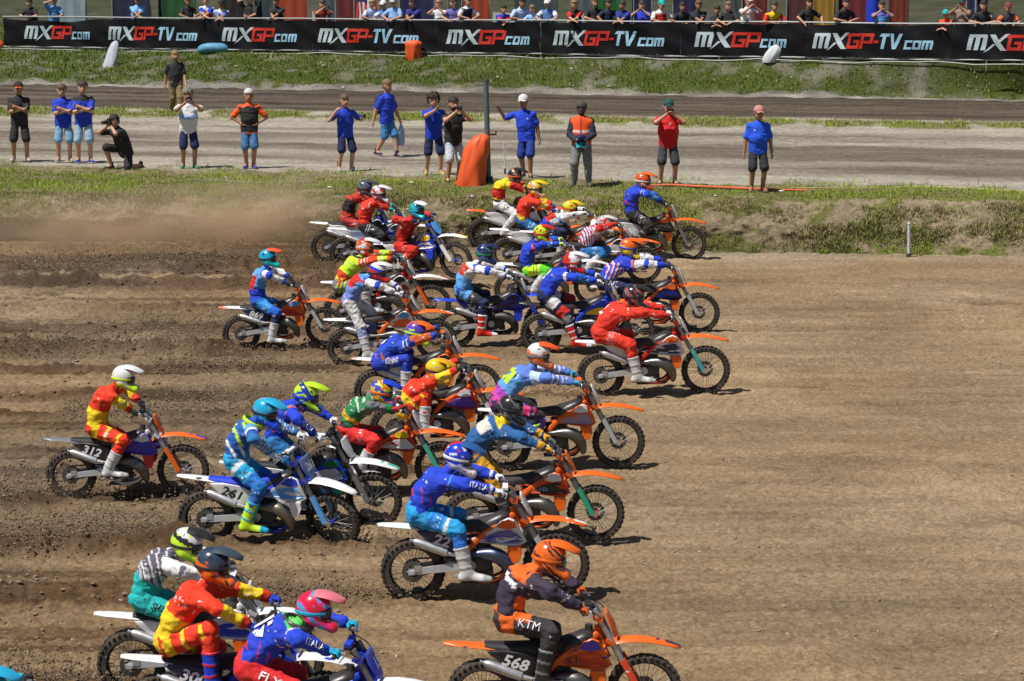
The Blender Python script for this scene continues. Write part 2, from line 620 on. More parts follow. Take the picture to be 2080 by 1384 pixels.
SOIL = soil_mat('track_soil', .75, 20)
BANKM = soil_mat('bank_soil', .7, 14)
ROADM = soil_mat('gravel_soil', .6, 9)

DRY = np.array((.312, .228, .140)); MOIST = np.array((.118, .078, .046)); PALE = np.array((.385, .345, .27)); GREYD = np.array((.168, .138, .108))
GREEN = np.array((.100, .150, .020)); STRAW = np.array((.33, .27, .14))


def grid_faces(nr, nc):
    i = np.arange(nr - 1)[:, None] * nc + np.arange(nc - 1)[None]
    i = i.ravel()
    return np.stack([i, i + 1, i + nc + 1, i + nc], 1).astype(np.int32)


RUTS = [(float(BIKE[i]['p'][1]), float(BIKE[i]['p'][0]), random.Random(i).uniform(-.15, .15)) for i in BIKE]


def churn(x, y):
    """1 where the pack has just torn the ground up, 0 ahead of it"""
    front = np.interp(y, [22, 27, 33, 38, 44, 50, 58], [-1.6, -1.2, -1.9, -1.2, -.8, -.6, -1.5])
    return 1 - sstep(front - 3.0, front + 1.6, x + .5 * fbm(x * .7, y * .7, o=2))


def track_h(x, y):
    c = churn(x, y)
    h = .038 * fbm(x * .04 + 3, y * 2.4, o=3) + .024 * fbm(x * .12, y * 9.0 + 9, o=3)
    h += .024 * fbm(x * 5, y * 5, o=3) + .022 * fbm(x * 14, y * 14, o=2)
    # footmarks and old tread chop in the middle distance
    blot = sstep(.1, .45, fbm(x * .35 + 8, y * .3, o=2))
    h += blot * .060 * fbm(x * 2.4, y * 3.0, o=2)
    h += c * (.055 * fbm(x * .12 + 40, y * 1.7, o=2) + .050 * np.abs(fbm(x * 6, y * 7, o=3)) + .02 * fbm(x * 18, y * 20, o=2))
    for (ry, rx, wob) in RUTS:
        d = y - ry - wob * .25 * np.sin(x * .5 + ry) - .06 * vnoise(x * .5, x * 0 + ry)
        behind = 1 - sstep(rx - .2, rx + .3, x)
        fade = .55 + .45 * vnoise(x * .35, x * 0 + ry * 3)
        h += behind * fade * (-.085 * np.exp(-(d / .10) ** 2) + .15 * np.exp(-((d + .26) / .12) ** 2) + .07 * np.exp(-((d - .25) / .12) ** 2)) \
            * (1 + .6 * fbm(x * 6, y * 6 + ry, o=2))
    return h


def build_track():
    nr, nc = 1040, 640
    t = np.linspace(0, 1, nr)
    Y = 21.5 * (60.5 / 21.5) ** t
    U = np.linspace(-1, 1, nc)
    y = np.repeat(Y[:, None], nc, 1); x = U[None] * (.19 * y + 3.2)
    h = track_h(x, y)
    # old tyre lines pressed along the straight, groove shade painted in with the turned soil's darker colour
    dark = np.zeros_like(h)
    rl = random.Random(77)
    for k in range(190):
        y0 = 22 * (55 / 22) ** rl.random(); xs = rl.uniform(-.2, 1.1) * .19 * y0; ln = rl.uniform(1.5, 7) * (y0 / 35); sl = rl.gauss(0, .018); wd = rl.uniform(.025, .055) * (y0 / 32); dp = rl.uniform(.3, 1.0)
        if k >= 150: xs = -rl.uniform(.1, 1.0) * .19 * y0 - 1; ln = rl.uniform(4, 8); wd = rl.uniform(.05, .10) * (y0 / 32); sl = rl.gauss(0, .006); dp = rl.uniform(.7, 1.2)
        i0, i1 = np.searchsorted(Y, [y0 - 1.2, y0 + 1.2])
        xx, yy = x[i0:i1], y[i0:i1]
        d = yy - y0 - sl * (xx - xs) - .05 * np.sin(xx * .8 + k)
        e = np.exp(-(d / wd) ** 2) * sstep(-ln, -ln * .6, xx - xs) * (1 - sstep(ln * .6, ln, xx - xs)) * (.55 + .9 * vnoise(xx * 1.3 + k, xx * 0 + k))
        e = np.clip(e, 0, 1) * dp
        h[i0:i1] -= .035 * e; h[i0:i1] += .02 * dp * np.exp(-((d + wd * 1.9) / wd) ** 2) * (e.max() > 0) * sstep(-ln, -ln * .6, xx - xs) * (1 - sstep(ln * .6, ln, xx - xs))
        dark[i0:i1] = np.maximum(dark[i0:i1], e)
    V = np.stack([x, y, h], -1).reshape(-1, 3)
    c = churn(x, y); n = fbm(x * .5, y * 1.5, o=3); n2 = fbm(x * .08 + 5, y * 1.3, o=3)
    n4 = fbm(x * .035 + 2, y * 3.1, o=3)
    w = np.clip(.36 * c + .22 * n + .30 * n2 + c * .5 * sstep(.05, .35, n4) + .02, 0, 1)
    ruts = 0
    for (ry, rx, wob) in RUTS:
        ruts = np.maximum(ruts, (1 - sstep(rx - .3, rx + .3, x)) * np.exp(-((y - ry + .22 - .07 * vnoise(x * .3, x * 0 + ry)) / .21) ** 2))
    w = np.clip(w + .85 * ruts * (.75 + .8 * fbm(x * 1.0, y * 3, o=2)), 0, 1.15)
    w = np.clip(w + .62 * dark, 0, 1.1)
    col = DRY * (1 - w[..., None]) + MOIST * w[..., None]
    bl = sstep(.1, .45, fbm(x * .35 + 8, y * .3, o=2))[..., None]; col = col * (1 + .12 * bl) + .015 * bl
    crest = np.clip(fbm(x * .5, y * .9, o=3), -.5, .5)[..., None]
    col = col * (1 + .22 * crest) + np.array((.02, .004, -.008)) * fbm(x * .25 + 60, y * .35, o=2)[..., None]
    # powdery pale margin along the foot of the bank
    far = sstep(51.5, 53.5, y + 1.0 * fbm(x * .4, y * .4, o=2)) * sstep(.5, 3.5, x)
    col = col * (1 - .45 * far[..., None]) + PALE * .45 * far[..., None]
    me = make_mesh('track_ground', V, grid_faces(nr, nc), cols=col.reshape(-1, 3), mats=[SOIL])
    o = link('track_ground', me); tag(o, kind='structure')
    return o


build_track()


def line(yl, zl, yr, zr):
    def at(px):
        k = px / 2080.0
        return on_z(px, yl + (yr - yl) * k, zl + (zr - zl) * k)
    return at(-600), at(2680)


def far_line(Y, z, ext=1.6):
    w = Y * .19 * ext
    return np.array([-w - 6, Y, z]), np.array([w + 6, Y, z])


L_FOOT = line(494, -.06, 530, -.06)
L_MID = line(440, .55, 462, .55)
L_LIP = line(398, .93, 408, 1.0)
L_EDGE = line(384, 1.02, 399, 1.06)
L_PLAT = line(336, 1.0, 390, 1.03)
L_R1 = line(322, .92, 374, .97)
L_R2 = line(238, .76, 268, .98)
L_R3 = line(214, .80, 247, 1.08)
L_R4 = line(205, .66, 238, .96)
L_R5 = line(172, .70, 207, 1.08)
L_B1 = line(158, .84, 190, 1.22)
L_B2 = line(100, 1.26, 130, 2.03)
L_F0 = line(93, 1.27, 124, 2.06)
L_F1 = line(60, 1.45, 80, 2.15)


def strip(name, lines, rows, nc, amp, colour, m):
    A = np.array([l[0] for l in lines]); B = np.array([l[1] for l in lines])
    pa, pb = [], []
    for k in range(len(lines) - 1):
        n = rows[k]
        for j in range(n + (1 if k == len(lines) - 2 else 0)):
            t = j / n
            pa.append((A[k] * (1 - t) + A[k + 1] * t, k + t)); pb.append(B[k] * (1 - t) + B[k + 1] * t)
    v = np.array([p[1] for p in pa]); PA = np.array([p[0] for p in pa]); PB_ = np.array(pb)
    u = np.linspace(0, 1, nc)
    P = PA[:, None] * (1 - u[None, :, None]) + PB_[:, None] * u[None, :, None]
    x, y = P[..., 0], P[..., 1]; vv = np.repeat(v[:, None], nc, 1)
    P = P.copy(); P[..., 2] += amp(x, y, vv)
    P[..., 1] += 1.0 * amp(x + 31, y, vv)
    col, g = colour(x, y, vv)
    me = make_mesh(name, P.reshape(-1, 3), grid_faces(len(v), nc), cols=col.reshape(-1, 3), mats=[m])
    tag(link(name, me), kind='structure')
    return P, g


def common(x, y):
    return .06 * fbm(x * .9, y * .9, o=3) + .022 * fbm(x * 4, y * 4, o=3)


def bank_amp(x, y, v):
    s = np.clip(1 - np.abs(v - 1.1) / 1.3, 0, 1)
    return common(x, y) * sstep(-.2, .4, v) + s * (.12 * fbm(x * 1.3, v * 1.2, o=3) + .085 * fbm(x * 5, v * 5, o=3))


def bank_col(x, y, v):
    n = fbm(x * 1.3, y * 2.2 + v, o=4); n2 = fbm(x * 3.5 + 7, v * 3.5, o=3)
    g = np.where(v > 2, sstep(-.75, -.1, n), sstep(-.02, .22, n * .7 + n2 * .6 + .20 - .34 * np.exp(-((v - 1.15) / .6) ** 2)))
    g = g * np.where(v > 3.6, 1 - sstep(3.5, 4.0, v + .35 * n2) * .8, 1)
    dirt = np.array((.35, .285, .195)) * (.82 + .25 * n2[..., None]); dirt = dirt * (1 - .35 * sstep(.0, .4, n2)[..., None])
    turf = GREEN * .55 + STRAW * .30
    return dirt * (1 - g[..., None]) + turf * g[..., None], g


bankP, bankG = strip('grass_bank', [L_FOOT, L_MID, L_LIP, L_EDGE, L_PLAT], [26, 18, 12, 44], 720, bank_amp, bank_col, BANKM)


def road_amp(x, y, v): return common(x, y) * .6 + .028 * fbm(x * .06, v * 9, o=3)


def road_col(x, y, v):
    n = fbm(x * .10, v * 7 + .3, o=4); n2 = fbm(x * 1.5, y * .8, o=3)
    band = np.exp(-((v - 1.52) / .20) ** 2) + .9 * np.exp(-((v - 1.16) / .09) ** 2) + .5 * np.exp(-((v - 1.84) / .07) ** 2)
    w = np.clip(1.15 * band * (.75 + .9 * n) + .55 * n + .35 * fbm(x * .05, v * 30, o=2), 0, 1)
    col = np.array((.385, .36, .31)) * (1 - w[..., None]) + np.array((.165, .14, .115)) * w[..., None]
    g = sstep(2.05, 2.4, v + .25 * n2) * (1 - sstep(2.7, 3.0, v)) * sstep(-.3, .2, n2 + .2)
    g = np.maximum(g, (1 - sstep(.0, .8, v)) * sstep(.0, .4, n2) * .7)
    t = np.maximum(sstep(2.9, 3.05, v) , 0)
    trk = GREYD * (.58 + .45 * fbm(x * .09, v * 16, o=3)[..., None])
    col = col * (1 - t[..., None]) + trk * t[..., None]
    turf = GREEN * .6 + STRAW * .35
    return col * (1 - g[..., None]) + turf * g[..., None], g


roadP, roadG = strip('gravel_road', [L_PLAT, L_R1, L_R2, L_R3, L_R4, L_R5], [10, 70, 16, 8, 34], 420, road_amp, road_col, ROADM)


def far_amp(x, y, v):
    s = np.exp(-((v - .7) / .5) ** 2)
    return common(x, y) + s * (.20 * fbm(x * .9, v * 2, o=3) + .10 * fbm(x * 3, v * 5, o=2))


def far_col(x, y, v):
    n = fbm(x * .5, y * .5, o=4); n2 = fbm(x * 1.7, y * 1.5, o=3)
    g = sstep(.30, .85, v + .40 * n2) * sstep(-.95, -.25, n)
    g = np.maximum(g, .0) * (1 - .5 * sstep(.1, .4, n2))
    dirt = np.array((.30, .285, .26)) * (.8 + .5 * n2[..., None])
    dirt = dirt * (1 - .5 * sstep(.75, 1.3, v)[..., None] * .6)
    turf = GREEN * .45 + STRAW * .06
    gv = sstep(3.4, 4.2, v + .3 * n); g = g * (1 - .55 * gv)
    dirt = dirt * (1 - .60 * gv[..., None])
    return dirt * (1 - g[..., None]) + turf * g[..., None], g


farP, farG = strip('far_bank', [L_R5, L_B1, L_B2, L_F0, L_F1, far_line(135, 2.0), far_line(190, 2.6)], [14, 46, 6, 10, 18, 12], 380, far_amp, far_col, BANKM)

# the wide plain the place lies on, out to the horizon
PB1 = PB()
V = []; F = []
for r, z in ((3000, -1.0), (3000, 2.55)):
    pass
me = make_mesh('ground', [(-3000, -800, -.35), (3000, -800, -.35), (3000, 192, -.35), (-3000, 192, -.35)], [(0, 1, 2, 3)], cols=np.tile(DRY, (4, 1)), mats=[SOIL])
tag(link('ground', me), kind='structure')
me = make_mesh('field', [(-3000, 188, 2.5), (3000, 188, 2.5), (3000, 4500, 3), (-3000, 4500, 3)], [(0, 1, 2, 3)], cols=np.tile(GREEN * .7 + STRAW * .2, (4, 1)), mats=[BANKM])
tag(link('field', me), kind='structure')


# ------------------------------------------------------------------ grass blades, loose clods
def grass_mat():
    m, nt, b = _nt('grass_blade')
    a = nt.nodes.new('ShaderNodeVertexColor'); a.layer_name = 'Col'
    nt.links.new(a.outputs[0], b.inputs['Base Color'])
    b.inputs['Roughness'].default_value = .65
    b.inputs['Specular IOR Level'].default_value = .25
    return m


GRASSM = grass_mat()


def grass(name, P, G, count, hmin, hmax, wid, blades, seed, dry=.35, vclip=None, tint=((.10, .185, .014), (.34, .42, .045))):
    rg = np.random.default_rng(seed)
    nr, nc = G.shape
    w = np.clip(G, 0, 1)[:-1, :-1] ** 1.2
    a = np.linalg.norm(P[1:, :-1] - P[:-1, :-1], axis=-1) * np.linalg.norm(P[:-1, 1:] - P[:-1, :-1], axis=-1)
    w = w * a
    if vclip is not None: w[vclip[0]:vclip[1]] *= vclip[2]
    w = (w / w.sum()).ravel()
    k = rg.choice(len(w), count, p=w)
    r, c = k // (nc - 1), k % (nc - 1)
    fr, fc = rg.random(count), rg.random(count)
    base = (P[r, c] * ((1 - fr) * (1 - fc))[:, None] + P[r + 1, c] * (fr * (1 - fc))[:, None]
            + P[r, c + 1] * ((1 - fr) * fc)[:, None] + P[r + 1, c + 1] * (fr * fc)[:, None])
    n = fbm(base[:, 0] * 1.1, base[:, 1] * 1.5, o=3)
    hgt = (hmin + (hmax - hmin) * rg.random(count) ** 2) * (1 + .5 * n)
    V = np.zeros((count, blades, 3, 3), np.float32)
    ang = rg.random((count, blades)) * 6.283; lean = rg.random((count, blades)) * .9
    off = rg.normal(0, .03, (count, blades, 2))
    b = base[:, None, :] + np.concatenate([off, np.zeros((count, blades, 1)) - .01], -1)
    d = np.stack([np.cos(ang), np.sin(ang), np.zeros_like(ang)], -1)
    s = np.stack([-np.sin(ang), np.cos(ang), np.zeros_like(ang)], -1) * wid * .5
    hh = (hgt[:, None] * (.6 + .6 * rg.random((count, blades))))[..., None]
    V[:, :, 0] = b - s; V[:, :, 1] = b + s
    V[:, :, 2] = b + d * hh * lean[..., None] + np.array([0, 0, 1]) * hh
    V = V.reshape(-1, 3)
    F = np.arange(len(V), dtype=np.int32).reshape(-1, 3)
    mixv = np.clip(.5 * rg.random(count) + .5 * (n + .5) , 0, 1)
    gcol = np.array(tint[0]) * (1 - mixv[:, None]) + np.array(tint[1]) * mixv[:, None]
    isdry = rg.random(count) < np.clip(dry - .9 * n, .02, .95)
    gcol[isdry] = STRAW * (.7 + .5 * rg.random(isdry.sum())[:, None])
    col = np.repeat(gcol, blades * 3, 0)
    me = make_mesh(name, V, F, cols=col, mats=[GRASSM], smooth=False)
    tag(link(name, me), kind='stuff')


grass('bank_grass', bankP, bankG, 66000, .02, .085, .014, 4, 3, .34)
grass('bank_weeds', bankP[:50], np.clip(.08 + 1.3 * fbm(bankP[:50, :, 0] * 1.1, bankP[:50, :, 1] * 3, bankP[:50, :, 2] * 2.4, o=3), .0, 1), 23000, .03, .11, .020, 4, 12, .55, None, ((.07, .13, .018), (.25, .27, .06)))
grass('roadside_grass', roadP, roadG, 15000, .03, .12, .02, 3, 5, .35)
grass('far_grass', farP[:78], farG[:78], 46000, .04, .16, .03, 3, 6, .14, None, ((.040, .095, .008), (.14, .21, .02)))
# ------------------------------------------------------------------ the motocross machine, built once in its own coordinates
# x forward from the rear axle, y to its left, z up; the photograph looks at its right side (-y)
AX_F = Vector((1.485, 0, .345))
ST_D = Vector((-.446, 0, .895))            # steering axis, upwards
ST_P = Vector((1.435, 0, .345))
def on_axis(L, y=0.0, fwd=0.0): return ST_P + ST_D * L + Vector((.895, 0, .446)) * fwd + Vector((0, y, 0))
def steer_mat(a): return Matrix.Translation(ST_P) @ Matrix.Rotation(a, 4, ST_D) @ Matrix.Translation(-ST_P)

PART = {}
def reg(name, pb, ang=40, flat_=False):
    me = pb.mesh(name)
    if not flat_: smooth_angle(me, ang)
    PART[name] = me


def wheel_parts(pre, c, Ro, w, rim_r):
    cx, cy, cz = c
    sec = (Ro - rim_r) * .98
    prof = []
    for k in range(11):
        a = math.pi * (k / 10 - .5) * 1.15
        prof.append((rim_r + sec * (.50 + .47 * math.cos(a)) if abs(a) < 1.6 else rim_r + .004, w * .46 * math.sin(a)))
    t = PB(); t.lathe(prof, c, 'y', 44)
    nk = 34
    for k in range(nk):
        for row, (yy, rr, tl) in enumerate(((0, 0, 0), (.42, -.012, .5), (-.42, -.012, .5))):
            if row == 0:
                ys = (-.15, .15) if k % 2 else (0,)
            else: ys = (yy,)
            for y2 in ys:
                a = 2 * math.pi * (k + (.5 if row else 0)) / nk
                rad = Ro - .010 + rr
                rot = Matrix.Rotation(-a, 3, 'Y') @ Matrix.Rotation(tl * (1 if yy < 0 else -1) * (1 if row else 0), 3, 'Z')
                p = Vector((cx + rad * math.cos(a), cy + y2 * w, cz + rad * math.sin(a)))
                t.box(p, (.026, .024 if row else .026, .028), rot)
    reg(pre + 'tyre', t, 35)
    r = PB()
    r.lathe([(rim_r + .008, -.028), (rim_r + .012, -.022), (rim_r - .014, -.018), (rim_r - .018, 0), (rim_r - .014, .018), (rim_r + .012, .022), (rim_r + .008, .028), (rim_r + .004, 0)], c, 'y', 44, True)
    reg(pre + 'rim', r); r = PB()
    r.lathe([(.008, -.065), (.032, -.06), (.034, -.045), (.020, -.03), (.020, .03), (.034, .045), (.032, .06), (.008, .065)], c, 'y', 16)
    reg(pre + 'hub', r)
    s = PB()
    for k in range(32):
        a = 2 * math.pi * k / 32; sd = 1 if k % 2 else -1; b = a + (.28 if k % 4 < 2 else -.28)
        s.tube([(cx + .032 * math.cos(b), sd * .042, cz + .032 * math.sin(b)), (cx + (rim_r - .012) * math.cos(a), sd * .006, cz + (rim_r - .012) * math.sin(a))], .0028, 4, caps=False)
    reg(pre + 'spoke', s)
    d = PB(); sy = -.075 if pre == 'rear_' else .072
    d.lathe([(.065, sy - .002), (.112, sy - .002), (.112, sy + .002), (.065, sy + .002)], c, 'y', 36, True)
    for k in range(5):
        a = 2 * math.pi * k / 5
        d.tube([(cx + .03 * math.cos(a), sy, cz + .03 * math.sin(a)), (cx + .07 * math.cos(a + .3), sy, cz + .07 * math.sin(a + .3))], .006, 5)
    reg(pre + 'disc', d)


wheel_parts('rear_', (0, 0, .335), .335, .125, .240)
wheel_parts('front_', tuple(AX_F), .345, .095, .272)

# frame: perimeter spars, down tube, cradle, subframe
p = PB()
for s in (-1, 1):
    p.tube(catmull([(1.07, s * .03, .90), (.90, s * .10, .80), (.70, s * .125, .68), (.56, s * .12, .52), (.52, s * .115, .36)], 5), .026, 8, 1.3)
    p.tube(catmull([(1.09, s * .02, .80), (1.02, s * .05, .55), (.93, s * .09, .27), (.70, s * .10, .215), (.53, s * .11, .30)], 5), .017, 8)
    p.tube([(.72, s * .085, .72), (.35, s * .085, .775), (.04, s * .07, .785)], .012, 6)
    p.tube([(.57, s * .09, .48), (.30, s * .085, .68), (.10, s * .075, .775)], .011, 6)
p.tube([(1.055, 0, .97), (1.13, 0, .79)], .036, 10)
reg('frame', p)
# swingarm + axle block
p = PB()
for s in (-1, 1):
    P = [Vector(v) for v in ((-.04, s * .095, .335), (.06, s * .10, .345), (.30, s * .115, .372), (.52, s * .12, .40))]
    hs = (.022, .030, .040, .046)
    p.rings([[q + Vector((0, dy * .016, dz * h)) for dy, dz in ((-1, -1), (1, -1), (1, 1), (-1, 1))] for q, h in zip(P, hs)])
    p.box((-.01, s * .115, .335), (.075, .02, .045))
    p.lathe([(.0, -.012), (.020, -.012), (.020, .012), (0, .012)], (0, s * .132, .335), 'y', 12)
p.box((.40, 0, .40), (.07, .21, .07))
reg('swingarm', p, 50)
p = PB()      # chain on the far side with its sprocket
p.lathe([(.03, .072), (.098, .072), (.102, .075), (.098, .078), (.03, .078)], (0, 0, .335), 'y', 30, True)
p.rings([[(x, .075 + dy, z + dz) for dy, dz in ((-.007, -.009), (.007, -.009), (.007, .009), (-.007, .009))] for x, z in ((0, .435), (.58, .445), (.63, .41), (.58, .375), (0, .235))])
reg('chain', p)
# engine
p = PB()
p.lathe([(0, -.125), (.085, -.128), (.112, -.118), (.122, -.10), (.125, -.03), (.125, .10), (.10, .125), (0, .125)], (.60, 0, .395), 'y', 28)
p.lathe([(0, -.150), (.062, -.150), (.074, -.140), (.078, -.11)], (.60, 0, .395), 'y', 22)
p.lathe([(0, -.118), (.07, -.118), (.085, -.10), (.09, .09), (.07, .11), (0, .11)], (.74, 0, .40), 'y', 24)
p.rings([[Vector((.70 + .05 * t, 0, .46 + .26 * t)) + Vector((dx * .075, dy * .075, dx * -.015)) * k for dx, dy in ((-1, -.7), (-.7, -1), (.7, -1), (1, -.7), (1, .7), (.7, 1), (-.7, 1), (-1, .7))] for t, k in ((0, 1), (.6, .95), (.62, 1.12), (1, 1.08), (1.02, .6))])
for k in range(4): p.box((.735 + .008 * k, 0, .60 + .03 * k), (.165, .175, .008))
p.box((.66, 0, .30), (.34, .15, .06))
p.tube([(.50, -.10, .40), (.50, -.10, .52), (.62, -.08, .62)], .018, 6)
reg('engine', p)
p = PB()
p.lathe([(0, -.158), (.05, -.157), (.058, -.150), (.050, -.146)], (.60, 0, .395), 'y', 20)
for k in range(6):
    a = k * math.pi / 3
    p.lathe([(0, -.162), (.007, -.162), (.007, -.15)], (.60 + .047 * math.cos(a), 0, .395 + .047 * math.sin(a)), 'y', 6)
reg('clutch_cover', p)
# two-stroke pipe
pts = catmull([(.79, -.02, .565), (.93, -.02, .47), (.995, -.04, .29), (1.01, -.11, .245), (1.0, -.150, .33), (.955, -.165, .435), (.86, -.165, .505), (.74, -.155, .52), (.60, -.15, .515), (.46, -.148, .515)], 6)
n = len(pts); rad = []
for i in range(n):
    t = i / (n - 1)
    rad.append(float(np.interp(t, [0, .11, .22, .33, .44, .55, .66, .78, .88, 1], [.023, .025, .028, .032, .058, .080, .082, .058, .030, .021])))
p = PB().tube(pts, rad, 14); reg('exhaust_pipe', p, 60)
p = PB().tube([(.46, -.148, .515), (.37, -.138, .535), (.36, -.137, .54), (.07, -.122, .655), (.05, -.121, .662), (.025, -.12, .672)], [.022, .03, .046, .048, .04, .03], 14)
p.tube([(.025, -.12, .672), (-.015, -.119, .686)], [.018, .016], 10)
reg('silencer', p, 50)
# seat
sec = [(.03, .835, .075, .05), (.12, .83, .095, .07), (.30, .822, .12, .085), (.50, .825, .12, .095), (.68, .85, .10, .10), (.84, .895, .08, .085), (.95, .925, .06, .05)]
rings = []
for x, z, w, h in sec:
    rings.append([(x, y * w, z + dz * h) for y, dz in ((-.95, -1), (-1, -.55), (-.86, -.12), (-.5, 0), (0, .06), (.5, 0), (.86, -.12), (1, -.55), (.95, -1))])
p = PB().rings(rings); reg('seat', p, 60)
# tank
sec = [(.66, .76, .08, .10), (.78, .81, .115, .13), (.92, .865, .125, .13), (1.0, .885, .10, .11), (1.04, .88, .06, .07)]
p = PB().rings([[(x, y * w, z + dz * h) for y, dz in ((-.8, -1), (-1, -.5), (-.9, .1), (-.45, .45), (.45, .45), (.9, .1), (1, -.5), (.8, -1))] for x, z, w, h in sec])
p.lathe([(0, .035), (.034, .035), (.038, .0), (.038, -.04)], (.985, 0, .945), 'z', 14)
reg('fuel_tank', p, 60)
# shrouds, radiator louvres, side panels
SHROUD = [(.585, .665), (.70, .705), (.83, .765), (.93, .86), (1.01, .895), (1.085, .865), (1.13, .76), (1.19, .635), (1.12, .595), (.98, .60), (.80, .625), (.66, .635)]
LOWER = [(.985, .600), (1.125, .598), (1.135, .52), (1.10, .43), (1.03, .42), (1.00, .50)]
PANEL = [(.05, .775), (.20, .785), (.42, .755), (.54, .70), (.52, .60), (.455, .52), (.40, .51), (.24, .62), (.12, .70)]
GRAPH = [(.62, .660), (.76, .70), (.90, .755), (1.05, .77), (1.155, .655), (1.10, .632), (.95, .635), (.78, .645)]
GRAPH2 = [(.88, .80), (.95, .865), (1.02, .878), (1.07, .85), (1.09, .79), (.98, .775)]
sh_t = lambda x, z: .055 * sstep(.6, 1.05, x) - .03 * sstep(1.1, 1.2, x) + .02 * (.8 - z)
pn_t = lambda x, z: .03 * sstep(.05, .4, x)
def sub(poly, n=2):
    out = []
    for i in range(len(poly)):
        a = poly[i]; b = poly[(i + 1) % len(poly)]
        for k in range(n): out.append((a[0] + (b[0] - a[0]) * k / n, a[1] + (b[1] - a[1]) * k / n))
    return out
for nm, s in (('right_', -1), ('left_', 1)):
    reg(nm + 'shroud', PB().plate(sub(SHROUD), .105, .022, s, .94, sh_t), 35)
    reg(nm + 'louvre', PB().plate(sub(LOWER), .125, .02, s, .9, sh_t), 35)
    reg(nm + 'graphic', PB().plate(sub(GRAPH), .1255, .004, s, .97, sh_t), 35)
    reg(nm + 'accent', PB().plate(sub(GRAPH2), .1255, .004, s, .97, sh_t), 35)
    reg(nm + 'panel', PB().plate(sub(PANEL), .100, .016, s, .93, pn_t), 35)
for nm, s in (('right_', -1), ('left_', 1)): reg(nm + 'radiator', PB().box((1.03, s * .09, .66), (.03, .11, .26), Matrix.Rotation(.2, 3, 'Y')))
p = PB().rings([[(x, y * w, z + dz) for y, dz in ((-1, -h), (1, -h), (1, h), (-1, h))] for x, z, w, h in ((.16, .71, .06, .06), (.36, .66, .08, .11), (.50, .62, .075, .12))])
p.tube([(.50, 0, .62), (.62, 0, .60)], .03, 8)
reg('airbox', p)
p = PB(); pts = [(.40, 0, .70), (.475, 0, .44)]
p.tube(pts, [.022, .022], 8)
hx = [(.405 + .06 * t + .036 * math.cos(t * 44), .036 * math.sin(t * 44), .66 - .20 * t) for t in np.linspace(0, 1, 56)]
p.tube(hx, .007, 5)
reg('shock_absorber', p)
# fenders
def fender(path, widths, crown, n=7, th=.005):
    top = []
    for (x, z), w in zip(path, widths):
        top.append([(x, w * (k / (n - 1) * 2 - 1), z + crown * (1 - (k / (n - 1) * 2 - 1) ** 2) * (w / .1) - (.012 if k in (0, n - 1) else 0)) for k in range(n)])
    q = PB(); rings = []
    for t in top: rings.append(t + [(x, y * .96, z - th) for x, y, z in reversed(t)])
    return q.rings(rings)
reg('front_fender', fender([(1.09, .765), (1.17, .808), (1.28, .835), (1.40, .842), (1.53, .830), (1.66, .802), (1.78, .765), (1.82, .752)], [.05, .075, .085, .085, .080, .072, .055, .02], .030), 60)
reg('fender_tip', fender([(1.60, .8235), (1.70, .797), (1.785, .7685), (1.822, .756)], [.058, .052, .044, .016], .027), 60)
reg('rear_fender', fender([(.22, .79), (.08, .798), (-.06, .812), (-.20, .826), (-.30, .835), (-.345, .838)], [.10, .095, .085, .072, .055, .03], .028), 60)
# fork
for nm, s in (('right_', -1), ('left_', 1)):
    p = PB().tube([on_axis(.30, s * .105), on_axis(.33, s * .105), on_axis(.90, s * .105)], [.025, .029, .026], 12)
    reg(nm + 'fork', p)
    p = PB().tube([on_axis(.0, s * .105), on_axis(.33, s * .105)], .023, 10)
    p.box(on_axis(.0, s * .103, .03), (.09, .035, .06), Matrix.Rotation(.46, 3, 'Y'))
    reg(nm + 'slider', p)
    p = PB().rings([[on_axis(L, s * (.105 + .034 * y), .006 + .036 * f) for y, f in ((-.8, .3), (-.5, .95), (.5, .95), (1, .3), (1.0, -.6), (.85, -.6), (.8, .2), (.4, .75), (-.4, .75), (-.7, .2))] for L in (.01, .10, .22, .36)])
    reg(nm + 'guard', p, 50)
p = PB()
for L in (.56, .80):
    p.box(on_axis(L, 0, -.012), (.085, .29, .035), Matrix.Rotation(.46, 3, 'Y'))
p.tube([on_axis(.54, 0, -.012), on_axis(.82, 0, -.012)], .028, 8)
reg('triple_clamp', p)
# handlebar
def bar_pt(s, t): return None
BAR = [(.93, -.405, 1.185), (.945, -.28, 1.19), (.985, -.16, 1.175), (1.02, -.07, 1.125), (1.025, 0, 1.12), (1.02, .07, 1.125), (.985, .16, 1.175), (.945, .28, 1.19), (.93, .405, 1.185)]
p = PB().tube(catmull(BAR, 4), .0125, 8); p.tube([(.98, -.16, 1.175), (.98, .16, 1.175)], .009, 6)
for s in (-1, 1): p.box((1.02, s * .04, 1.115), (.05, .03, .05))
reg('handlebar', p)
reg('bar_pad', PB().rings([[(.98 + dx, y, 1.175 + dz) for dx, dz in ((-.03, -.02), (.03, -.02), (.035, .02), (-.02, .025))] for y in (-.12, .12)]), 60)
GRIP = {}
for nm, s in (('right_', -1), ('left_', 1)):
    a, b = Vector((.942, s * .29, 1.1895)), Vector((.93, s * .41, 1.185))
    GRIP[s] = ((a + b) / 2, (b - a).normalized())
    p = PB().tube([a, a + (b - a) * .02, a + (b - a) * .08, b], [.03, .03, .017, .017], 10); reg(nm + 'grip', p)
    p = PB().tube([(.955, s * .265, 1.18), (1.005, s * .28, 1.175), (1.0, s * .34, 1.165), (.985, s * .43, 1.155)], [.012, .009, .007, .006], 6)
    p.box((.965, s * .255, 1.195), (.04, .03, .03)); reg(nm + 'lever', p)
FPLATE = [(-.095, .115), (.095, .115), (.115, .03), (.085, -.10), (.04, -.145), (-.04, -.145), (-.085, -.10), (-.115, .03)]
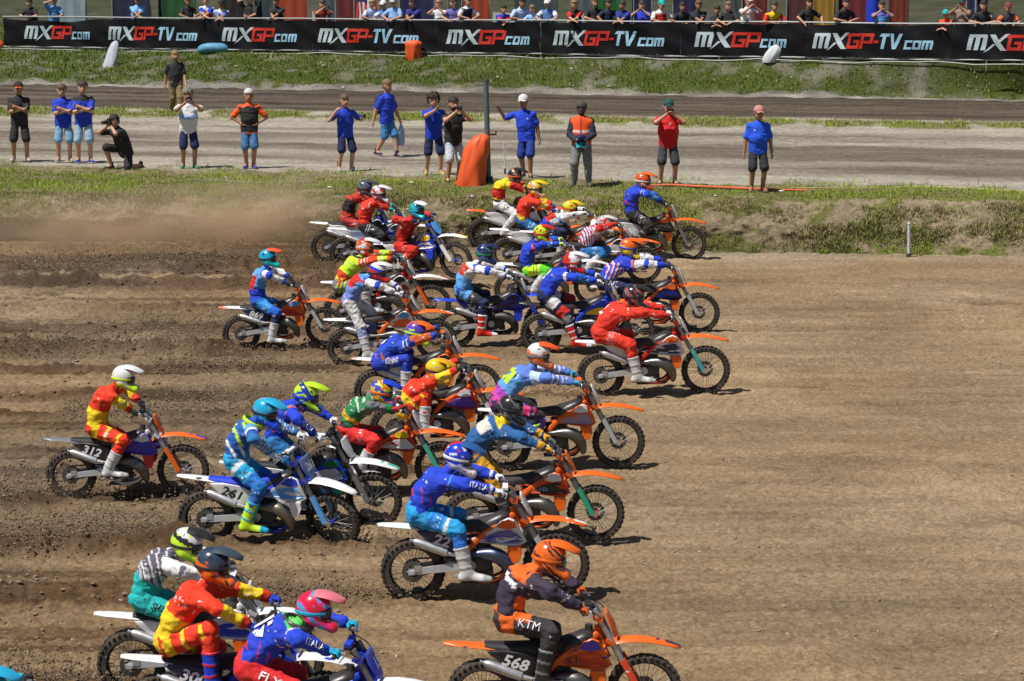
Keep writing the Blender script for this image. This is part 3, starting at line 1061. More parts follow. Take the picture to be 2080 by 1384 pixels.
fpc = on_axis(.70, 0, .075); fpu = Vector((-.38, 0, .925)); fpn = Vector((.925, 0, .38))
p = PB(); V = []
for off, k in ((0, 1), (.012, 1), (.022, .9)):
    V += [fpc + fpu * (z * k) + Vector((0, y * k, 0)) + fpn * (off - 1.6 * y * y) for y, z in FPLATE]
V.append(fpc + fpn * .024); m = 8
F = [(k * m + j, k * m + (j + 1) % m, (k + 1) * m + (j + 1) % m, (k + 1) * m + j) for k in (0, 1) for j in range(m)] + [(16 + j, 16 + (j + 1) % 8, 24) for j in range(8)] + [tuple(range(7, -1, -1))]
p.add(V, F); reg('front_plate', p, 30)
for nm, s in (('right_', -1), ('left_', 1)):
    p = PB(); p.box((.46, s * .20, .31), (.055, .10, .015)); p.tube([(.50, s * .12, .32), (.46, s * .16, .31)], .014, 6)
    reg(nm + 'footpeg', p)
p = PB().tube([(.47, -.17, .30), (.60, -.175, .285), (.70, -.165, .30)], .009, 6); p.box((.71, -.17, .305), (.04, .05, .012)); reg('brake_pedal', p)
p = PB().rings([[(x, y, z) for y in (-.10, .10)] + [(x, y, z + .012) for y in (.10, -.10)] for x, z in ((.50, .195), (.90, .19), (.98, .26), (1.0, .36))])
reg('skid_plate', p)
p = PB().tube(catmull([(.99, -.2, 1.17), (1.10, -.12, 1.05), (1.10, -.08, .85), (1.05, -.1, .72)], 5), .005, 5); reg('clutch_cable', p)
p = PB().tube(catmull([(.99, .2, 1.17), (1.13, .13, 1.10), (1.20, .11, .90), (1.33, .125, .60), (1.47, .10, .40)], 5), .005, 5)
reg('brake_hose', p)
p = PB(); p.box((.055, -.105, .37), (.075, .035, .06)); reg('rear_caliper', p)


def build_bike(i, label, k):
    """k: colours fender, tail, shroud, graphic, accent, louvre, panel, number ink, frame, seat, guard, fork, rim, plate, number"""
    b = BIKE[i]
    root = empty('motocross_bike', b['M'])
    tag(root, label, 'motocross bike', 'motocross bikes racing off the start')
    S = steer_mat(b['steer'])
    def put(mesh, name, m, parent=root, front=False):
        o = link(name, PART[mesh], parent, m)
        if front: o.matrix_local = S
        return o
    P = lambda c: plastic(c)
    put('frame', 'frame', mat('frame_paint', k['frame'], .4, .1, .3)); put('swingarm', 'swingarm', graphic((.40, .41, .43), k['shroud'], i * .5, .70))
    put('chain', 'chain', DARKM); e = put('engine', 'engine', DARKM); put('clutch_cover', 'clutch_cover', ALU, e)
    x = put('exhaust_pipe', 'exhaust_pipe', k.get('pipe', STEEL)); put('silencer', 'silencer', ALU, x)
    put('seat', 'seat', mat('seat_vinyl_colour', k['seat'], .65, 0, .3)); put('fuel_tank', 'fuel_tank', P(k.get('tank', BK)))
    put('right_radiator', 'radiator', ALU); put('left_radiator', 'radiator', ALU); put('airbox', 'airbox', BLACKP); put('shock_absorber', 'shock_absorber', ALU)
    for nm, s in (('right_', -1), ('left_', 1)):
        sh = put(nm + 'shroud', 'radiator_shroud', graphic(k['shroud'], k['accent'], i * .7, .66)); put(nm + 'graphic', 'graphic', graphic(k['graphic'], k['shroud'] if k['graphic'] != k['shroud'] else WH, i * .9, .58), sh)
        put(nm + 'accent', 'graphic', flat(k['accent']), sh); put(nm + 'louvre', 'radiator_louvre', P(k['louvre']))
        pn = put(nm + 'panel', 'side_number_plate', graphic(k['panel'], k['shroud'], i * 2.1, .74))
        if k.get('num'):
            ux = np.array([1, 0, -.32]) if s < 0 else np.array([-1, 0, .32])
            decal('race_number', k['num'], (.315, s * .1405, .672), ux, (.2, 0, 1), .115, flat(k['ink']), pn, None, min(.075 * len(k['num']) + .03, .25), .002, .03, .15)
        if k.get('logo') and s < 0:
            decal('sponsor_lettering', k['logo'], (.87, -.158, .69), (1, 0, .12), (0, 0, 1), .062, flat(k['logoink']), sh, None, None, .006, .012, .2)
        fk = put(nm + 'fork', 'fork_leg', k.get('fork', FORKM), root, True)
        put(nm + 'slider', 'fork_slider', CHROME, fk); put(nm + 'guard', 'fork_guard', graphic(k['guard'], WH, i * .4, .66), fk)
    put('rear_fender', 'rear_fender', graphic(k['tail'], k['shroud'] if k['tail'] != k['shroud'] else BK, i * 1.3, .64))
    ff = put('front_fender', 'front_fender', graphic(k['fender'], k['shroud'] if k['fender'] != k['shroud'] else WH, i * 1.7, .70), root, True)
    if k.get('tip'): put('fender_tip', 'fender_tip', flat(k['tip']), ff)
    put('triple_clamp', 'triple_clamp', mat('clamp_anodised', k['frame'], .4, .3, .3), root, True)
    hb = put('handlebar', 'handlebar', BLACKM, root, True); put('bar_pad', 'bar_pad', flat(k.get('pad', k['shroud'] if i % 2 else BK), 'foam_cover'), hb)
    for nm in ('right_', 'left_'): put(nm + 'grip', 'grip', RUBBER, hb); put(nm + 'lever', 'lever', ALU, hb)
    fp = put('front_plate', 'front_number_plate', P(k['plate']), root, True)
    if k.get('num'):
        decal('race_number', k['num'], fpc + fpn * .024, (0, 1, 0), fpu, .11, flat(k.get('pink', k['ink'])), fp, None, min(.06 * len(k['num']), .16), .004, .03)
    put('right_footpeg', 'footpeg', ALU); put('left_footpeg', 'footpeg', ALU); put('brake_pedal', 'brake_pedal', ALU); put('skid_plate', 'skid_plate', BLACKP)
    put('brake_hose', 'brake_hose', BLACKM, root, True); put('clutch_cable', 'cable', BLACKM, root, True); put('rear_caliper', 'brake_caliper', ALU)
    rm = mat('rim_anodised', k['rim'], .35, .5, .35)
    for pre, fr in (('rear_', False), ('front_', True)):
        w = put(pre + 'rim', 'wheel', rm, root, fr)
        put(pre + 'tyre', 'tyre', RUBBER, w); put(pre + 'hub', 'hub', mat('hub_anodised', k['frame'], .35, .4, .3), w); put(pre + 'spoke', 'spoke_set', SPOKEM, w); put(pre + 'disc', 'brake_disc', STEEL, w)
    return root
# ------------------------------------------------------------------ the riders
def hand_mesh(wrist, knuck, axis, palm_n, curl, size=1.0, h=.0085, wr=.024, thumb_side=1, grip=None):
    """palm as a soft body with five separate fingers of unequal length; grip: (centre, axis, radius) the fingers close round"""
    w = np.array(wrist, float); kn = np.array(knuck, float); ax = np.array(axis, float); ax /= np.linalg.norm(ax)
    fw = kn - w; fw /= np.linalg.norm(fw); pn = np.array(palm_n, float); pn -= fw * (pn @ fw); pn /= np.linalg.norm(pn)
    ax = ax - fw * (ax @ fw); ax /= np.linalg.norm(ax)
    s = size
    pr = [(w, w + (kn - w) * .5, wr, .024 * s, 'p')]
    for k in (-1, 0, 1): pr.append((w + (kn - w) * .25 + ax * .012 * k * s, kn + ax * .024 * k * s, .019 * s, .0145 * s, 'p'))
    V, F, _, _ = soft(pr, h, .018)
    pb = PB(); pb.V = [tuple(v) for v in V]; pb.F = [tuple(f) for f in F]
    lens = (.068, .080, .076, .058)
    for k in range(4):
        off = (k - 1.5) * .0195 * s
        b = kn + ax * off - fw * .008
        if grip is not None:
            gc, ga, gr = grip; c = gc + ga * off
            r0 = b - c; r0 = r0 - ga * (r0 @ ga); a0 = r0 / np.linalg.norm(r0); bb = np.cross(ga, a0)
            if bb @ pn < 0 and False: bb = -bb
            sgn = 1 if (bb @ fw) > 0 else -1
            pts = [b] + [c + (a0 * math.cos(t) + bb * sgn * math.sin(t)) * gr * (1 + .25 * (1 - q)) for q, t in ((.3, .7), (.6, 1.5), (.85, 2.3), (1, 2.9 * lens[k] / .08))]
        else:
            L = lens[k] * s; pts = [b]; d = fw.copy(); p = b
            for q, seg in enumerate((.45, .32, .23)):
                a = curl * (.5, 1.0, 1.2)[q] * (.85 + .1 * k); d2 = fw * math.cos(a) + pn * math.sin(a)
                p = p + d2 * L * seg; pts.append(p)
        rr = np.linspace(.0105, .0075, len(pts)) * s
        pb.tube(pts, list(rr), 6)
    tb = w + (kn - w) * .35 + ax * .026 * thumb_side * s
    if grip is not None:
        gc, ga, gr = grip; tip = gc + ga * .036 * thumb_side * 1.0 + pn * gr * 1.1 + fw * .012
        pb.tube([tb, tb + (tip - tb) * .5 + pn * .012 + ax * .012 * thumb_side, tip], [.014 * s, .0125 * s, .009 * s], 6)
    else:
        d = fw * .75 + ax * .65 * thumb_side + pn * .25; d /= np.linalg.norm(d)
        pb.tube([tb, tb + d * .032 * s, tb + d * .032 * s + (fw * .9 + pn * .35) * .026 * s], [.0135 * s, .012 * s, .0085 * s], 6)
    return pb


def paint(V, N, reg, tt, rules, base, frame, jit=.03):
    """rules: (region, t0, t1, colour, where) later ones win; frame: (origin, up, fwd) of the trunk"""
    o, up, fwd = frame
    col = np.tile(np.array(base, np.float32), (len(V), 1))
    q = V - o
    nj = jit * fbm(V[:, 0] * 9, V[:, 1] * 9, V[:, 2] * 9, o=2)
    t2 = tt + nj; ht = q @ up; f = N @ fwd; sd = N[:, 1]
    for r in rules:
        reg_, t0, t1, c = r[:4]; wh = r[4] if len(r) > 4 else None
        m = (np.char.startswith(reg.astype(str), reg_)) if reg_ != '*' else np.ones(len(V), bool)
        m = m & (t2 >= t0) & (t2 <= t1)
        if wh == 'back': m &= f < -.35
        elif wh == 'front': m &= f > .2
        elif wh == 'side': m &= np.abs(sd) > .72
        elif wh == 'near': m &= sd < -.3
        elif wh == 'top': m &= N[:, 2] > .45
        elif wh == 'low': m &= N[:, 2] < -.1
        elif wh == 'logo': m &= (vnoise(V[:, 0] * 34 + V[:, 2] * 12, V[:, 1] * 20, V[:, 2] * 70 - V[:, 0] * 18) > .50) & (np.abs(sd) > .25)
        elif isinstance(wh, tuple):       # slanting bands: frequency, slant, threshold, phase
            fr, sl, th, ph = wh
            m &= np.sin((tt * 3 + q @ fwd * sl + sd * .25) * fr + ph + 4 * nj) > th
        col[m] = c
    return col


def helmet_geo():
    E = lambda P, c, r: (np.sqrt((((P - np.array(c)) / np.array(r)) ** 2).sum(-1)) - 1) * min(r)
    h = .0115
    ax = [np.arange(-.19, .25, h), np.arange(-.16, .165, h), np.arange(-.19, .19, h)]
    X, Y, Z = np.meshgrid(*ax, indexing='ij'); P = np.stack([X, Y, Z], -1)
    def sm(a, b, k):
        hh = np.clip(.5 + .5 * (b - a) / k, 0, 1); return b * (1 - hh) + a * hh - k * hh * (1 - hh)
    d = E(P, (-.012, 0, .022), (.148, .124, .140))
    for s in (-1, 1):
        c1, _ = cap_d(P, (np.array((-.01, s * .07, -.06)), np.array((.155, s * .046, -.112)), .052, .038)); d = sm(d, c1, .04)
    c2, _ = cap_d(P, (np.array((.168, -.034, -.108)), np.array((.168, .034, -.108)), .040, .040)); d = sm(d, c2, .03)
    d = np.maximum(d, -E(P, (.165, 0, -.004), (.135, .145, .062)))
    d = np.maximum(d, -E(P, (-.01, 0, -.14), (.10, .085, .12)))
    return surface_nets(d, np.array([a[0] for a in ax]), h)


HV, HF = helmet_geo(); HN = vnormals(HV, HF)
_p = PB()
_vr = []
for x, z, w in ((-.02, .150, .078), (.05, .159, .100), (.11, .153, .098), (.160, .141, .086), (.198, .129, .064), (.225, .120, .040), (.236, .116, .014)):
    n = 9
    t = [(x, w * (k / 4 - 1), z + .020 * (1 - (k / 4 - 1) ** 2) - .016 * abs(k / 4 - 1) ** 3) for k in range(9)]
    _vr.append(t + [(a, b * .97, c - .006) for a, b, c in reversed(t)])
_p.rings(_vr)
VISOR = smooth_angle(_p.mesh('visor'), 50)
_p = PB()
_p.rings([[(-.005 + .128 * math.cos(a) * k, .112 * math.sin(a) * k, z) for a in np.linspace(-1.0, 1.0, 13)] for k, z in ((.98, -.05), (1.09, -.042), (1.14, -.005), (1.10, .034), (1.0, .042))], closed=False)
LENS = smooth_angle(_p.mesh('goggles'), 60)
_p = PB()
_p.rings([[(-.012 + .152 * math.cos(a) * k, .128 * math.sin(a) * k, z + .012 * math.cos(a)) for a in np.linspace(.75, 2 * math.pi - .75, 26)] for k, z in ((1.0, -.016), (1.012, -.014), (1.012, .010), (1.0, .012))], closed=False)
STRAP = smooth_angle(_p.mesh('goggle_strap'), 60)
LENSM = mat('goggle_lens', (.02, .022, .03), .12, .3, .05, .5)


def helmet_cols(a, b, c, style, seed):
    x, y, z = HV.T
    col = np.tile(np.array(a, np.float32), (len(HV), 1))
    rnd = random.Random(seed); ph = rnd.uniform(0, 6)
    n = .25 * fbm(HV[:, 0] * 14 + seed, np.abs(y) * 14, z * 14, o=2)
    if style == 'slash':
        m = np.sin((z * 1.0 + x * .75) * 34 + ph + 5 * n) > .35; col[m & (np.abs(y) > .03)] = b
        m = np.sin((z * 1.0 + x * .75) * 34 + ph + 5 * n) > .9; col[m] = c
    elif style == 'crown':
        col[(np.abs(y) < .045 + .02 * n) & (z > 0)] = b; col[z < -.05 + .04 * n] = c
    elif style == 'back':
        col[(x < -.03 + .15 * n - z * .3)] = b; col[(z < -.055)] = c
    elif style == 'chin':
        col[(z < .01 + .2 * n - x * .25)] = b; col[(np.abs(y) < .02) & (z > .03)] = c
    elif style == 'tri':
        col[z < .075 - x * .3] = b; col[z < .028 - x * .3] = c
    elif style == 'wild':
        col[fbm(HV[:, 0] * 11 + seed, np.abs(y) * 11, z * 16, o=2) > .12] = b
        col[fbm(HV[:, 0] * 9 - seed, np.abs(y) * 13 + 4, z * 13, o=2) > .28] = c
    fl = vnoise(HV[:, 0] * 16 + seed * 3 + z * 14, np.abs(y) * 9, z * 30 - HV[:, 0] * 12)
    col[(fl > .55) & (np.abs(y) > .03)] = c
    col[(fl < -.66) & (np.abs(y) > .03)] = b
    col[(HV[:, 0] > .17) & (z < -.07) & (np.abs(y) < .035)] = BK          # mouth vent
    return col


def folds(V, N, amt, seed):
    """creases of loose cloth pressed into the shape itself"""
    n = fbm(V[:, 0] * 10 + seed, V[:, 1] * 10, V[:, 2] * 17 + seed * .7, o=3)
    r = 1 - 2 * np.abs(fbm(V[:, 0] * 8 - seed, V[:, 1] * 7, V[:, 2] * 12, o=2))
    return V + N * ((n * .6 + (r - .5) * .5) * amt)[:, None]


def build_rider(i, label, k):
    b = BIKE[i]; M = b['M']; S = steer_mat(b['steer'])
    hx, hz = in_bike(i, *k['hip']); sx, sz = in_bike(i, *k['sh']); ex, ez = in_bike(i, *k['head'])
    A = np.array
    hip = A((hx + .03, 0, hz + .01)); sh = A((sx, 0, sz))
    d = sh - hip; L = np.linalg.norm(d); L2 = min(max(L, .43), .54)
    sh = hip + d / L * L2
    # shoulders must reach the grips
    grips = {s: A(S @ GRIP[s][0]) for s in (-1, 1)}
    mid = (grips[1] + grips[-1]) / 2
    dd = mid - sh; D = np.linalg.norm(dd)
    if D > .60: sh = sh + dd / D * (D - .60)
    hd = A((ex, 0, ez)); dh = hd - sh; Lh = np.linalg.norm(dh); dh = dh / Lh
    hd = sh + dh * min(max(Lh, .235), .30)
    up = (sh - hip) / np.linalg.norm(sh - hip); fwd = A((up[2], 0, -up[0]))
    lean = k.get('lean', 0.0)
    root_m = M
    if lean:
        root_m = M @ Matrix.Rotation(lean, 4, 'X')
    root = empty('person', M)
    tag(root, label, 'rider', 'riders in the start pack')
    # joints
    J = {}
    for s in (-1, 1):
        so = sh + A((0, s * .165, -.01)) + fwd * .03
        gc = grips[s]; ga = A(S.to_3x3() @ GRIP[s][1])
        el0 = gc - so; el0 = el0 / np.linalg.norm(el0)
        back = A((el0[0], 0, el0[2])); back /= np.linalg.norm(back)
        wr = gc - back * .075 + A((0, 0, .028))
        el, w2 = ik(so, wr, .30, .285, A((-.1, s * .75, .25 if k.get('elbow', 1) else -.6)))
        kn = gc + A((0, 0, .030)) - back * .006
        ho = hip + A((0, s * .095, -.02))
        ft = k.get('foot') if s < 0 else k.get('lfoot')
        if ft: fx, fz = in_bike(i, *ft); an = A((fx - .03, s * .235, fz + .10)); toe = an + A((.17, s * .02, -.085))
        else: an = A((.43, s * .205, .415)); toe = A((.62, s * .215, .315))
        kn_, an = ik(ho, an, .43, .43, A((1.0, s * .32, .35)))
        if ft or True: toe = an + (A((.17, s * .015, -.10)) if not ft else A((.16, s * .02, -.10)))
        J[s] = dict(sh=so, el=el, wr=wr if np.linalg.norm(wr - w2) < .02 else w2, kn=kn, gc=gc, ga=ga, hip=ho, knee=kn_, an=an, toe=toe, back=back)
    def trunk(g):
        P = []
        c1 = hip + up * .20 - fwd * .055; c2 = sh - up * .10 - fwd * .045
        for s in (-1, 1):
            P += [(hip + A((0, s * .075, 0)) + up * .03, c1 + A((0, s * .07, 0)), .112 + g, .108 + g, 'T0', .05),
                  (c1 + A((0, s * .07, 0)), c2 + A((0, s * .095, 0)), .108 + g, .112 + g, 'T1', .05),
                  (c2 + A((0, s * .095, 0)), J[s]['sh'] - up * .01, .105 + g, .072 + g, 'T2', .05)]
        return P
    def arms(g, f0=1.0):
        P = []
        for s in (-1, 1):
            j = J[s]
            P += [(j['sh'], j['el'], .064 + g, .050 + g, 'U', .035), (j['el'], j['el'] + (j['wr'] - j['el']) * f0, .051 + g, .035 + g, 'F', .03)]
        return P
    def legs(g, sh_end=1.0, r=(.092, .066, .062, .05)):
        P = []
        for s in (-1, 1):
            j = J[s]
            P += [(j['hip'], j['knee'], r[0] + g, r[1] + g, 'H', .035), (j['knee'], j['knee'] + (j['an'] - j['knee']) * sh_end, r[2] + g, r[3] + g, 'S', .03)]
        return P
    fr = (hip, up, fwd)
    # the body underneath, one continuous figure
    bp = trunk(-.03) + arms(-.016) + legs(-.02) + [(sh - up * .05, hd, .055, .055, 'N', .03), (hd + A((0, 0, .02)), hd + A((.03, 0, -.04)), .095, .075, 'N', .03)]
    for s in (-1, 1): bp += [(J[s]['an'], J[s]['toe'], .035, .03, 'B', .02), (J[s]['wr'], J[s]['kn'], .026, .022, 'B', .02)]
    V, F, rg, tt = soft(bp, .024, .03)
    link('body', make_mesh('body', V, F, cols=np.tile(A(SK1), (len(V), 1)), mats=[SKIN]), root)
    # jersey
    V, F, rg, tt = soft(trunk(.012) + arms(.016, .97) + [(sh + up * .0, sh + (hd - sh) * .35, .072, .062, 'T2', .04)], .0125)
    N = vnormals(V, F); hgt = np.clip((V - hip) @ up / np.linalg.norm(sh - hip), 0, 1.2)
    tq = np.where(np.char.startswith(rg.astype(str), 'T'), hgt, tt)
    lum = sum(k['jersey'][0]); lc = BK if lum > 1.2 else WH
    prints = [('U', .22, .40, lc, 'logo'), ('T', .70, .84, lc, 'logo')]
    if not k.get('sleeve'): prints.append(('F', .30, .62, lc, 'logo'))
    col = paint(V, N, rg, tq, list(k['jersey'][1:]) + prints, k['jersey'][0], fr)
    V2 = folds(V, N, .028, i * 3.1)
    jer = link('jersey', make_mesh('jersey', V2, F, cols=col, mats=[CLOTH]), root)
    jb = None
    def bvh(V, F): return BVHTree.FromPolygons([tuple(v) for v in V], [tuple(f) for f in F])
    if k.get('back') or k.get('sleeve') or k.get('chest'): jb = bvh(V2, F)
    if k.get('back'):
        c = hip + up * (.66 * L2) - fwd * .14
        decal('race_number', k['back'][0], c + A((0, -.045, 0)) , A((0, -1, 0)) * 1.0 + fwd * .0, up, .20, flat(k['back'][1]), jer, jb, .12 * len(k['back'][0]) + .04, .018, .04)
    if k.get('sleeve'):
        j = J[-1]; u = (j['wr'] - j['el']); u /= np.linalg.norm(u)
        nn = A((-.0, -1, .55)); v = np.cross(nn, u); v = v / np.linalg.norm(v)
        if v[2] < 0: v = -v
        c = j['el'] + (j['wr'] - j['el']) * .45 + np.cross(u, v) * .05
        decal('sleeve_lettering', k['sleeve'][0], c, u, v, .060, flat(k['sleeve'][1]), jer, jb, .19, .015, .012)
    # trousers
    P = legs(.019, .62) + [(hip + A((0, s * .07, .01)), hip + A((0, s * .07, 0)) + up * .06, .128, .118, 'P', .05) for s in (-1, 1)]
    V, F, rg, tt = soft(P, .0125)
    N = vnormals(V, F)
    lc = BK if sum(k['pants'][0]) > 1.2 else WH
    prints = [('S', .05, .22, lc, 'logo')] + ([] if k.get('thigh') else [('H', .42, .60, lc, 'logo')])
    col = paint(V, N, rg, tt, list(k['pants'][1:]) + prints, k['pants'][0], fr)
    V2 = folds(V, N, .026, i * 5.3 + 2)
    pan = link('trousers', make_mesh('trousers', V2, F, cols=col, mats=[CLOTH]), root)
    if k.get('thigh'):
        j = J[-1]; u = j['knee'] - j['hip']; u /= np.linalg.norm(u); nn = A((0, -1, .35)); v = np.cross(nn, u); v /= np.linalg.norm(v)
        if v[2] < 0: v = -v
        decal('trouser_lettering', k['thigh'][0], j['hip'] + u * .24 + np.cross(u, v) * .09, u, v, .075, flat(k['thigh'][1]), pan, bvh(V2, F), .2, .014, .012)
    # boots
    for s in (-1, 1):
        j = J[s]; top = j['knee'] + (j['an'] - j['knee']) * .42; an, toe = j['an'], j['toe']
        P = [(top, an, .084, .066, 'S', .03), (an + A((-.04, 0, -.075)), an + A((.02, 0, -.03)), .052, .062, 'A', .03), (an + A((.0, 0, -.06)), toe, .056, .050, 'A', .03), (toe, toe + A((.07, 0, -.008)), .050, .042, 'A', .02)]
        sole = toe[2] - .048
        V, F, rg, tt = soft(P, .012, cuts=[lambda Q, z=an[2] - .118: z - Q[..., 2], lambda Q, a=top, u=(an - top) / np.linalg.norm(an - top): -((Q - a) @ u)])
        bc = k['boot']
        col = np.tile(A(bc[0], np.float32) if False else np.array(bc[0], np.float32), (len(V), 1))
        z = V[:, 2] - an[2]
        col[z < -.10] = BK
        m = np.char.startswith(rg.astype(str), 'S')
        N = vnormals(V, F)
        col[m & (np.sin(tt * 15 + 1) > .75) & (N[:, 1] * s > .2)] = bc[1]
        col[m & (N[:, 0] > .55)] = bc[2] if len(bc) > 2 else bc[0]
        V = V + N * (np.where(m & (np.sin(tt * 15 + 1) > .75) & (N[:, 1] * s > .2), .006, 0))[:, None]
        col[(~m) & (V[:, 0] > toe[0] + .01)] = bc[1]
        link('boot', make_mesh('boot', V, F, cols=col, mats=[BOOTM]), root)
    # gloves round the grips
    for s in (-1, 1):
        j = J[s]
        pb = hand_mesh(j['wr'], j['kn'], j['ga'], A((0, 0, -1)), 1.2, 1.12, .010, .033, -1, (j['gc'], j['ga'], .034))
        me = pb.mesh('glove', True, cols=np.tile(np.array(k['glove'], np.float32), (len(pb.V), 1)), mats=[CLOTH])
        link('glove', me, root)
    # helmet, turned where the rider looks
    hc = k['helmet']
    tilt = k.get('tilt', 16) * .62
    Hm = Matrix.Translation(Vector(hd + A((0.01, 0, .0)))) @ Matrix.Rotation(R(k.get('turn', -6)), 4, 'Z') @ Matrix.Rotation(R(tilt), 4, 'Y') @ Matrix.Scale(1.05, 4)
    he = link('helmet', make_mesh('helmet', HV, HF, cols=helmet_cols(hc[0], hc[1], hc[2], hc[3], i), mats=[SHELL]), root); he.matrix_local = Hm
    link('visor', VISOR, he, plastic(hc[4])); link('goggles', LENS, he, LENSM); link('goggle_strap', STRAP, he, flat(hc[5] if len(hc) > 5 else (hc[2] if i % 3 else BK), 'strap_web'))
    if k.get('brace'):
        p = PB().tube([(-.01 + .13 * math.cos(a), .15 * math.sin(a), -.0) for a in np.linspace(0, 2 * math.pi, 19)], .026, 6, .7, caps=False)
        o = link('neck_brace', smooth_angle(p.mesh('neck_brace'), 60), root, plastic(k['brace']))
        o.matrix_local = Matrix.Translation(Vector(sh + (hd - sh) * .28)) @ Matrix.Rotation(R(25), 4, 'Y')
    return root
# ------------------------------------------------------------------ the pack: machines and riders one by one
def KIT(fender=OR, tail=WH, shroud=OR, graphic=WH, accent=BK, louvre=OR, panel=BK, ink=WH, frame=OR, seat=BK, guard=OR, rim=BK, plate=WH, num=None, **kw):
    return dict(fender=fender, tail=tail, shroud=shroud, graphic=graphic, accent=accent, louvre=louvre, panel=panel, ink=ink, frame=frame, seat=seat, guard=guard, rim=rim, plate=plate, num=num, pink=kw.pop('pink', BK), **kw)

SPAIN_J = (RD[:0] + (.74, .035, .006), ('T', 0, .50, YE), ('T', 0, .46, YE), ('F', .05, .80, YE))
RO = (.74, .035, .006)
SPAIN_P = (RO, ('P', 0, 1, YE), ('H', 0, .52, YE), ('H', .20, .44, RO, 'near'), ('S', 0, .4, RO), ('H', .86, .95, YE, 'near'))
WBOOT = ((.60, .60, .61), (.40, .41, .43), (.66, .66, .67))
BBOOT = (BK, GY, BK)
ITAL_J = (BL, ('T', .0, .06, NV), ('U', .0, .14, MB))

